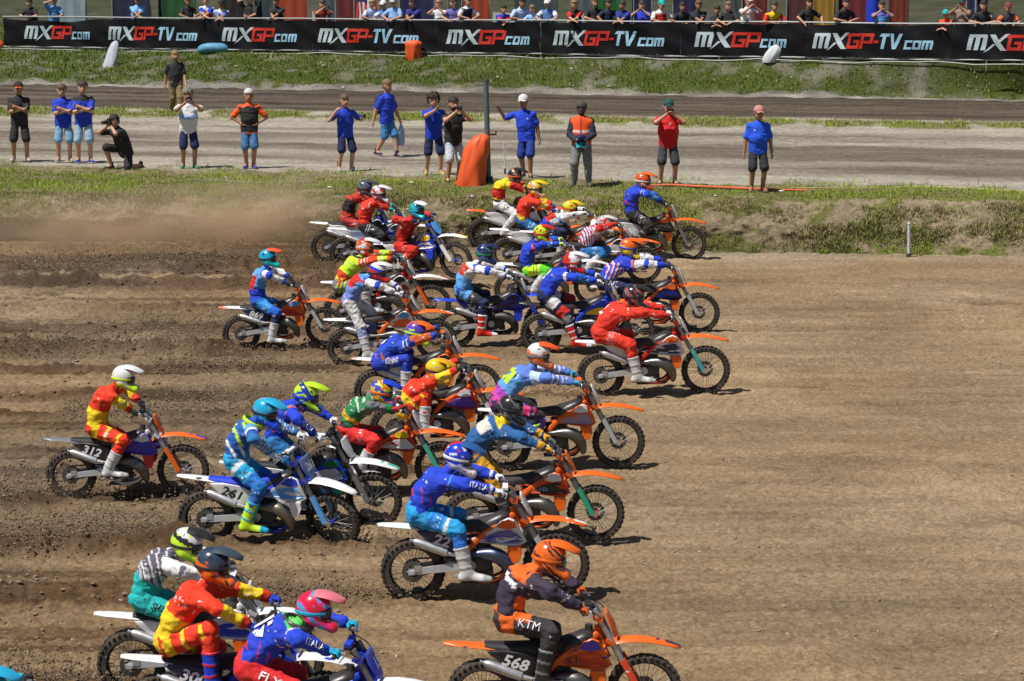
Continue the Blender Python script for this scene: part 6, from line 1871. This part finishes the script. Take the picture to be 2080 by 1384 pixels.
# striped flag
a, b = on_fence(662, 1.9), on_fence(704, 1.9)
root = empty('striped_flag', loc=a); tag(root, 'hanging flag with red and white stripes and blue corner', 'flag')
I = Matrix.Translation(-Vector(a))
for n in range(9):
    rings = []
    for j in range(7):
        z = .55 + (1.05 if n < 5 else 1.7) * j / 6
        rings.append([tuple(a + (b - a) * (n + i / 2) / 9 + fnor * (.04 * math.sin(n * 1.2 + j * .8)) + np.array([0, 0, z])) for i in range(3)])
    link('flag_stripe', PB().rings(rings, closed=False).mesh('flag_stripe', True, matrix=I), root, mat('flag_cloth', (.42, .02, .03) if n % 2 == 0 else (.60, .55, .56), .8, 0, .05))
rings = [[tuple(a + (b - a) * (i / 9) + fnor * (.04 * math.sin(i * 1.2 + 3.4) + .004) + np.array([0, 0, 1.60 + .65 * j / 4])) for i in range(6)] for j in range(5)]
link('flag_corner', PB().rings(rings, closed=False).mesh('flag_corner', True, matrix=I), root, mat('flag_cloth', (.015, .02, .10), .8, 0, .05))
link('flag_pole', smooth_angle(PB().tube([a + np.array([0, 0, 2.27]) - fdir * .1, b + np.array([0, 0, 2.27]) + fdir * .1], .02, 6).mesh('flag_pole', matrix=I)), root, GALV)
for q in (a - fdir * .08, b + fdir * .08):
    link('flag_pole', smooth_angle(PB().tube([q + np.array([0, 0, -.1]), q + np.array([0, 0, 2.29])], .022, 6).mesh('flag_pole', matrix=I)), root, GALV)
# white canopy
c = on_fence(2000, 5.0); root = empty('canopy_tent', loc=c); tag(root, 'white canopy roof over the people at the right end', 'canopy')
rg_ = [[(-2.3 + 4.6 * i / 12, y, 2.05 + .28 * math.sin(math.pi * t) + .12 * math.cos((i / 12 - .5) * 6)) for i in range(13)] for t, y in ((0, -1.6), (.25, -.8), (.5, 0), (.75, .8), (1, 1.6))]
rg_ = [[(x, y, z - .22) for x, y, z in rg_[0]]] + rg_ + [[(x, y, z - .22) for x, y, z in rg_[-1]]]
link('canopy_roof', PB().rings(rg_, closed=False).mesh('canopy_roof', True), root, mat('canopy_cloth', (.62, .66, .70), .7, 0, .08))
for sx_ in (-2.2, 2.2):
    for sy_ in (-1.5, 1.5): link('canopy_leg', smooth_angle(PB().tube([(sx_, sy_, -.1), (sx_, sy_, 2.1)], .03, 6).mesh('canopy_leg')), root, GALV)
for px, w, lab in ((322, .62, 'grey barrier board right of the green panel'), (577, .45, 'grey barrier board left of the dark red panel'), (968, .95, 'long grey barrier board behind the man in white and navy'), (1112, .5, 'grey barrier board left of the second green panel'), (1415, .5, 'grey barrier board right of the dark haired pair')):
    c = on_fence(px, 2.2); root = empty('barrier_board', loc=c); tag(root, lab, 'barrier board', 'small boards behind the crowd')
    rz = Matrix.Rotation(math.atan2(fdir[1], fdir[0]), 3, 'Z')
    link('board', smooth_angle(PB().box((0, 0, .98), (w * 1.3, .03, .55), rz).mesh('board')), root, mat('board_paint', (.36, .40, .38), .6, 0, .25))
    for s in (-1, 1): link('board_leg', smooth_angle(PB().tube([rz @ Vector((s * w * .55, .02, -.08)), rz @ Vector((s * w * .55, .02, .95))], .02, 6).mesh('board_leg')), root, GALV)

# ------------------------------------------------------------------ pole, covers, markers on the bank
def sack(prof, V_amp, seed, n=44, sq=1.0, leanx=0.0, m=None):
    rings = []
    for z, rx, ry, ox in prof:
        ring = []
        for q in range(n):
            a = 2 * math.pi * q / n
            c_, s_ = math.cos(a), math.sin(a)
            f = 1 + V_amp * (float(vnoise(c_ * 2.2 + seed, s_ * 2.2, z * 4)) + .6 * float(vnoise(c_ * 5 + seed, s_ * 5, z * 3)))
            f += V_amp * .35 * math.sin(a * 7 + z * 4 + seed + 1.5 * math.sin(a * 2 + z * 5))
            ring.append((ox + rx * c_ * f, ry * s_ * f, z))
        rings.append(ring)
    return PB().rings(rings)
ORC = mat('orange_tarpaulin', (.78, .105, .018), .5, 0, .18)
p0 = on_z(955, 377, 1.04)
pf = [(-.06, .30, .24, 0), (.02, .31, .25, .0), (.15, .29, .24, .02), (.35, .28, .23, .05), (.55, .27, .22, .09), (.75, .25, .20, .14), (.92, .21, .17, .19), (1.03, .15, .12, .25), (1.08, .05, .04, .28)]
o = link('post_cover', smooth_angle(sack(pf, .16, 3).mesh('post_cover'), 70), None, ORC); o.location = p0
tag(o, 'slumped bright orange padded cover leaning beside the steel pole', 'padded cover')
p0 = on_z(993, 374, 1.04)
root = empty('steel_pole', loc=p0); tag(root, 'tall blue grey steel pole standing on the bank edge', 'pole')
link('pole_shaft', smooth_angle(PB().tube([(0, 0, -.15), (-.06, 0, 2.16)], .056, 12).mesh('pole_shaft')), root, mat('blue_grey_steel', (.10, .145, .175), .5, .2, .35))
link('pole_cap', smooth_angle(PB().tube([(-.06, 0, 2.162), (-.061, 0, 2.20)], [.062, .05], 12).mesh('pole_cap')), root, DARKM)
link('pole_bracket', smooth_angle(PB().box((.06, -.03, 1.05), (.20, .05, .035)).box((.15, -.03, 1.08), (.03, .04, .09)).mesh('pole_bracket')), root, DARKM)
link('pole_collar', smooth_angle(PB().tube([(-.0, 0, -.05), (0, 0, .16)], [.10, .085], 12).mesh('pole_collar')), root, DARKM)
MARK = mat('white_marker_paint', (.50, .52, .55), .5, 0, .25)
def marker(px, py, z, h, lab, lean=(0.0, 0.0), r=.03):
    root = empty('marker_post', loc=on_z(px, py, z)); tag(root, lab, 'marker post', 'marker posts beside the tracks')
    link('post_shaft', smooth_angle(PB().tube([(0, 0, -.12), (lean[0], lean[1], h)], r, 8).mesh('post_shaft')), root, MARK)
    link('post_tip', smooth_angle(PB().tube([(lean[0], lean[1], h), (lean[0] * 1.03, lean[1], h + .035)], [r * 1.25, r * .7], 8).mesh('post_tip')), root, MARK)
    link('post_foot', smooth_angle(PB().tube([(0, 0, -.10), (lean[0] * .1, 0, .07)], [r * 2.0, r * 1.5], 8).mesh('post_foot')), root, DARKM)
marker(1846, 522, .02, .66, 'slim white marker post at the foot of the grassy bank', (-.01, .02), .032)
marker(1026, 349, 1.02, .62, 'thin grey rod standing right of the steel pole', (-.02, 0), .014)
marker(1010, 168, .85, .58, 'leaning pale marker rod beyond the steel pole by the far track', (-.14, 0), .026)
marker(1903, 191, .95, .60, 'white marker post on the far bank below the banners', (-.04, 0), .028)

def place_far(px, py, out=.6):
    """point on the far bank seen at this pixel"""
    best = None
    d = ray(px, py)
    P = farP.reshape(-1, 3); t = P[:, 1] / d[1]
    q = CAMP + d * t[:, None]
    k = np.argmin(np.abs(q - P).sum(1)); return P[k]
pf = [(-.05, .20, .10, -.08), (.05, .21, .11, -.07), (.30, .20, .10, -.02), (.60, .16, .09, .05), (.82, .12, .07, .10), (.90, .05, .03, .12)]
o = link('padded_cover', smooth_angle(sack(pf, .10, 9).mesh('padded_cover'), 70), None, mat('grey_tarpaulin', (.42, .45, .52), .55, 0, .3)); o.location = place_far(226, 137)
o.rotation_euler = (R(-22), 0, 0)
tag(o, 'grey white padded cover leaning on the far bank below the banners', 'padded cover')
pf = [(-.04, .50, .34, 0), (.06, .60, .40, 0), (.16, .60, .40, .01), (.25, .50, .33, .0), (.29, .30, .2, .02), (.30, .06, .05, .02)]
o = link('landing_pad', smooth_angle(sack(pf, .09, 21, 30).mesh('landing_pad'), 70), None, mat('blue_tarpaulin', (.10, .30, .48), .5, 0, .25)); o.location = place_far(438, 107)
o.rotation_euler = (R(-18), 0, 0)
tag(o, 'round pale blue pad lying at the foot of the fence', 'pad')
pf = [(-.05, .20, .15, 0), (.05, .24, .17, 0), (.25, .25, .18, .0), (.42, .23, .17, -.02), (.52, .27, .18, -.01), (.58, .20, .12, -.02), (.60, .05, .04, 0)]
o = link('post_cover', smooth_angle(sack(pf, .16, 13).mesh('post_cover'), 70), None, ORC); o.location = place_far(842, 119)
tag(o, 'small orange padded cover at the foot of the far fence', 'padded cover')
pf = [(-.05, .20, .15, -.12), (.05, .24, .18, -.10), (.22, .25, .19, -.02), (.38, .21, .16, .06), (.48, .12, .09, .14), (.52, .04, .03, .2)]
o = link('sandbag', smooth_angle(sack(pf, .14, 17).mesh('sandbag'), 70), None, mat('white_sacking', (.58, .62, .64), .8, 0, .3)); o.location = place_far(1572, 124)
tag(o, 'white sack slumped on the grass below the banner fence', 'sack')
pf = [(-.05, .18, .15, 0), (.10, .24, .18, 0), (.25, .22, .17, 0), (.35, .10, .08, 0), (.37, .03, .02, 0)]
o = link('post_cover', smooth_angle(sack(pf, .14, 23).mesh('post_cover'), 70), None, ORC); o.location = place_far(-4, 103)
tag(o, 'orange padded cover cut off by the left edge below the fence', 'padded cover')
pf = [(-.02, .05, .04, 0), (.0, .30, .07, 0), (.04, .32, .08, .02), (.07, .2, .05, .05), (.075, .05, .02, .05)]
o = link('white_sheet', smooth_angle(sack(pf, .2, 33).mesh('white_sheet'), 70), None, mat('white_sacking', (.58, .62, .64), .8, 0, .3)); o.location = place_far(1690, 122)
tag(o, 'torn white sheet lying on the far grass right of the white sack', 'sheet')

def bank_z(x, y):
    P = bankP.reshape(-1, 3); k = np.argmin((P[:, 0] - x) ** 2 + (P[:, 1] - y) ** 2); return P[k, 2]
def lying(name, pts, r, flat_, m, lab, cat):
    W_ = []
    for px, py in pts:
        q = on_z(px, py, 1.04); W_.append((q[0], q[1], bank_z(q[0], q[1]) + r * flat_ + .01))
    W_ = catmull(W_, 5)
    W_ = [(a, b, max(c, bank_z(a, b) + r * flat_ * .8)) for a, b, c in W_]
    pb = PB(); rings = []
    for i, q in enumerate(W_):
        k = r * (.55 + .45 * math.sin(math.pi * i / (len(W_) - 1))) if flat_ > .3 else r
        rings.append([(q[0], q[1] + k * math.cos(a), q[2] + k * flat_ * math.sin(a)) for a in np.linspace(0, 2 * math.pi, 9)[:-1]])
    pb.rings(rings)
    tag(link(name, smooth_angle(pb.mesh(name), 60), None, m), lab, cat)
lying('rolled_banner', [(1312, 380), (1360, 380), (1420, 381), (1490, 383), (1560, 386), (1640, 389)], .042, .7, mat('red_orange_cloth', (.62, .12, .05), .7, 0, .2), 'orange red rolled strip lying on the grass behind the blue rider', 'cloth strip')
lying('barrier_tape', [(1440, 381), (1540, 384), (1640, 381), (1760, 383), (1880, 380), (1990, 386), (2090, 390)], .022, .12, mat('yellow_tape', (.72, .62, .06), .5, 0, .1), 'yellow barrier tape lying in the grass along the right bank edge', 'tape')
lying('barrier_tape', [(660, 361), (740, 364), (820, 366), (900, 366)], .022, .12, mat('yellow_tape', (.72, .62, .06), .5, 0, .1), 'short yellow tape lying left of the orange cover', 'tape')
lying('cable', [(340, 365), (430, 368), (520, 371), (600, 369), (660, 372)], .016, .9, mat('grey_cable', (.22, .22, .2), .6, 0, .2), 'thin grey cable trailing along the grassy bank edge on the left', 'cable')

# ------------------------------------------------------------------ loose soil: clods on the track, soil thrown up by the wheels, litter
def ico(): 
    t = (1 + 5 ** .5) / 2
    v = np.array([(-1, t, 0), (1, t, 0), (-1, -t, 0), (1, -t, 0), (0, -1, t), (0, 1, t), (0, -1, -t), (0, 1, -t), (t, 0, -1), (t, 0, 1), (-t, 0, -1), (-t, 0, 1)], float); v /= np.linalg.norm(v[0])
    f = np.array([(0, 11, 5), (0, 5, 1), (0, 1, 7), (0, 7, 10), (0, 10, 11), (1, 5, 9), (5, 11, 4), (11, 10, 2), (10, 7, 6), (7, 1, 8), (3, 9, 4), (3, 4, 2), (3, 2, 6), (3, 6, 8), (3, 8, 9), (4, 9, 5), (2, 4, 11), (6, 2, 10), (8, 6, 7), (9, 8, 1)])
    return v, f
IV, IF = ico()
OV = np.array([(1, 0, 0), (-1, 0, 0), (0, 1, 0), (0, -1, 0), (0, 0, 1), (0, 0, -1)], float)
OF = np.array([(0, 2, 4), (2, 1, 4), (1, 3, 4), (3, 0, 4), (2, 0, 5), (1, 2, 5), (3, 1, 5), (0, 3, 5)])
def scatter(name, pos, size, col, seed, base=(IV, IF), m=None, squash=.7, stretch=None):
    rg = np.random.default_rng(seed); n = len(pos); v0, f0 = base
    ang = rg.random(n) * 6.283; ca, sa = np.cos(ang), np.sin(ang)
    sc = size[:, None] * (.65 + .7 * rg.random((n, 3))); sc[:, 2] *= squash
    j = 1 + .35 * (rg.random((n, len(v0), 1)) - .5)
    V = v0[None] * j * sc[:, None]
    X = V[..., 0] * ca[:, None] - V[..., 1] * sa[:, None]; Y = V[..., 0] * sa[:, None] + V[..., 1] * ca[:, None]
    V = np.stack([X, Y, V[..., 2]], -1) + pos[:, None]
    F = (f0[None] + (np.arange(n) * len(v0))[:, None, None]).reshape(-1, 3).astype(np.int32)
    me = make_mesh(name, V.reshape(-1, 3), F, cols=np.repeat(col, len(v0), 0), mats=[m or CLODM], smooth=False)
    tag(link(name, me), kind='stuff')
CLODM = col_mat('clod_soil', .95, 0, .5, 40)
rg = np.random.default_rng(11)
N = 60000
Yc = 22 * (56 / 22) ** rg.random(N); Xc = (rg.random(N) * 2 - 1) * (.19 * Yc + 2)
cc = churn(Xc, Yc); row = np.max([(1 - sstep(rx - .3, rx + .3, Xc)) * np.exp(-((Yc - ry + .22) / .24) ** 2) for ry, rx, _w in RUTS], 0); pick = rg.random(N) < .07 + .10 * cc + .95 * row * (.6 + .8 * fbm(Xc * .6, Yc * 2, o=2)) + .25 * (fbm(Xc * .5, Yc * .6, o=2) > .34)
Xc, Yc, cc = Xc[pick], Yc[pick], cc[pick]
sz = .006 + .018 * rg.random(len(Xc)) ** 3 * (1 + .6 * cc)
hz = track_h(Xc, Yc)
w = np.clip(.25 * cc + .75 * row[pick] + .3 * rg.random(len(Xc)), 0, 1)[:, None]
ccol = (DRY * 1.02) * (1 - w) + MOIST * 1.05 * w
pale = rg.random(len(Xc)) < .03; ccol[pale] = (.46, .42, .35)
scatter('loose_clods', np.stack([Xc, Yc, hz + sz * .25], -1), sz, ccol, 2)
# soil thrown from the rear wheels, still in the air behind them
pos = []; szs = []
for i, (ln, nn, hh) in {12: (6.5, 2200, .42), 13: (7.0, 2200, .45), 11: (3.0, 700, .4), 16: (5.0, 2600, .55), 15: (3.0, 900, .35), 14: (3.5, 900, .45), 22: (2.0, 1500, .40), 21: (3.5, 1700, .38), 17: (4.5, 1500, .38), 20: (3.0, 500, .3), 25: (3.0, 900, .22), 28: (2.5, 700, .3), 27: (2.5, 1500, .45), 10: (2.5, 500, .3), 19: (3, 600, .3), 18: (3.5, 700, .3), 9: (1.2, 200, .12), 23: (2.0, 350, .2), 24: (2.0, 350, .2)}.items():
    nn = int(nn * 2.3); p = BIKE[i]['p']; t = rg.random(nn) ** .75
    x = p[0] + .05 - ln * t
    cen = hh * (1.0 * np.sin(np.clip(t * 1.15 + .10, 0, 1) * math.pi)) * .55
    z = np.abs(cen * rg.random(nn) * 1.5 + rg.normal(0, .05 + .10 * hh, nn)) + .02
    y = p[1] + rg.normal(0, .10 + .28 * t, nn)
    pos.append(np.stack([x, y, z], -1)); szs.append((.005 + .016 * rg.random(nn) ** 2.5))
pos = np.concatenate(pos); szs = np.concatenate(szs)
w = rg.random(len(pos))[:, None]
scatter('flying_dirt', pos, szs, MOIST * 1.1 * (1 - w) + DRY * .85 * w, 3, (OV, OF), None, 1.0)
# paper litter
n = 46; k = rg.integers(0, farP.shape[0] - 40, n), rg.integers(0, farP.shape[1], n)
lp = farP[k] + [0, 0, .03]
k2 = rg.integers(20, bankP.shape[0] - 20, 26), rg.integers(0, bankP.shape[1], 26)
lp = np.concatenate([lp, bankP[k2] + [0, 0, .03]])
scatter('litter', lp, .02 + .05 * rg.random(len(lp)) ** 2, np.tile((.62, .62, .60), (len(lp), 1)), 8, (OV, OF), None, .4)

# ------------------------------------------------------------------ dust hanging over the start straight
def dust_mat(name, dens, col):
    m = bpy.data.materials.new(name); m.use_nodes = True; nt = m.node_tree
    nt.nodes.remove(nt.nodes['Principled BSDF']); out = nt.nodes['Material Output']
    pv = nt.nodes.new('ShaderNodeVolumePrincipled'); pv.inputs['Color'].default_value = (*col, 1); pv.inputs['Anisotropy'].default_value = .2
    co = _coord(nt, 'Generated')
    vs = nt.nodes.new('ShaderNodeVectorMath'); vs.operation = 'SUBTRACT'; vs.inputs[1].default_value = (.5, .5, .5); nt.links.new(co, vs.inputs[0])
    ln = nt.nodes.new('ShaderNodeVectorMath'); ln.operation = 'LENGTH'; nt.links.new(vs.outputs[0], ln.inputs[0])
    fall = _ramp(nt, ln.outputs['Value'], .10, .48, (1, 1, 1, 1), (0, 0, 0, 1))
    mp = nt.nodes.new('ShaderNodeMapping'); mp.inputs['Scale'].default_value = (.55, .9, 1.5); nt.links.new(_coord(nt), mp.inputs[0])
    nz = _ramp(nt, _noise(nt, 1.1, 5, .62, mp.outputs[0]), .38, .75)
    x = nt.nodes.new('ShaderNodeMath'); x.operation = 'MULTIPLY'; nt.links.new(fall, x.inputs[0]); nt.links.new(nz, x.inputs[1])
    y = nt.nodes.new('ShaderNodeMath'); y.operation = 'MULTIPLY'; y.inputs[1].default_value = dens; nt.links.new(x.outputs[0], y.inputs[0])
    nt.links.new(y.outputs[0], pv.inputs['Density']); nt.links.new(pv.outputs[0], out.inputs['Volume'])
    return m
def dust(px, py, Y, rx, ry, rz, dens, col=(.86, .68, .48)):
    c = on_y(px, py, Y)
    v, f = IV, IF
    p = PB().rings([[(rx * math.cos(a) * math.sin(b) if 0 else rx * math.sin(b) * math.cos(a), ry * math.sin(b) * math.sin(a), -rz * math.cos(b)) for a in np.linspace(0, 2 * math.pi, 19)[:-1]] for b in np.linspace(.05, math.pi - .05, 10)])
    o = link('dust', p.mesh('dust', True), None, dust_mat('dust_cloud', dens, col)); o.location = c
    tag(o, kind='stuff'); return o
dust(300, 455, 53.6, 4.6, 1.5, 1.05, 1.5)
dust(520, 432, 53.8, 2.3, 1.3, 1.0, 1.9)
dust(90, 462, 54.0, 3.4, 1.4, .8, .8)
for i_, dx_, rx_, rz_, de_ in ((16, -1.1, 1.5, .30, 1.6), (22, -.5, 1.3, .26, 1.5), (15, -.8, 1.0, .24, 1.3), (21, -1.0, 1.1, .22, 1.1), (14, -1.0, 1.2, .35, 1.3), (17, -1.4, 1.3, .25, 1.2)):
    p_ = BIKE[i_]['p']; o_ = dust(0, 690, 40, rx_, .45, rz_, de_); o_.location = (p_[0] + dx_, p_[1] + .05, .16)
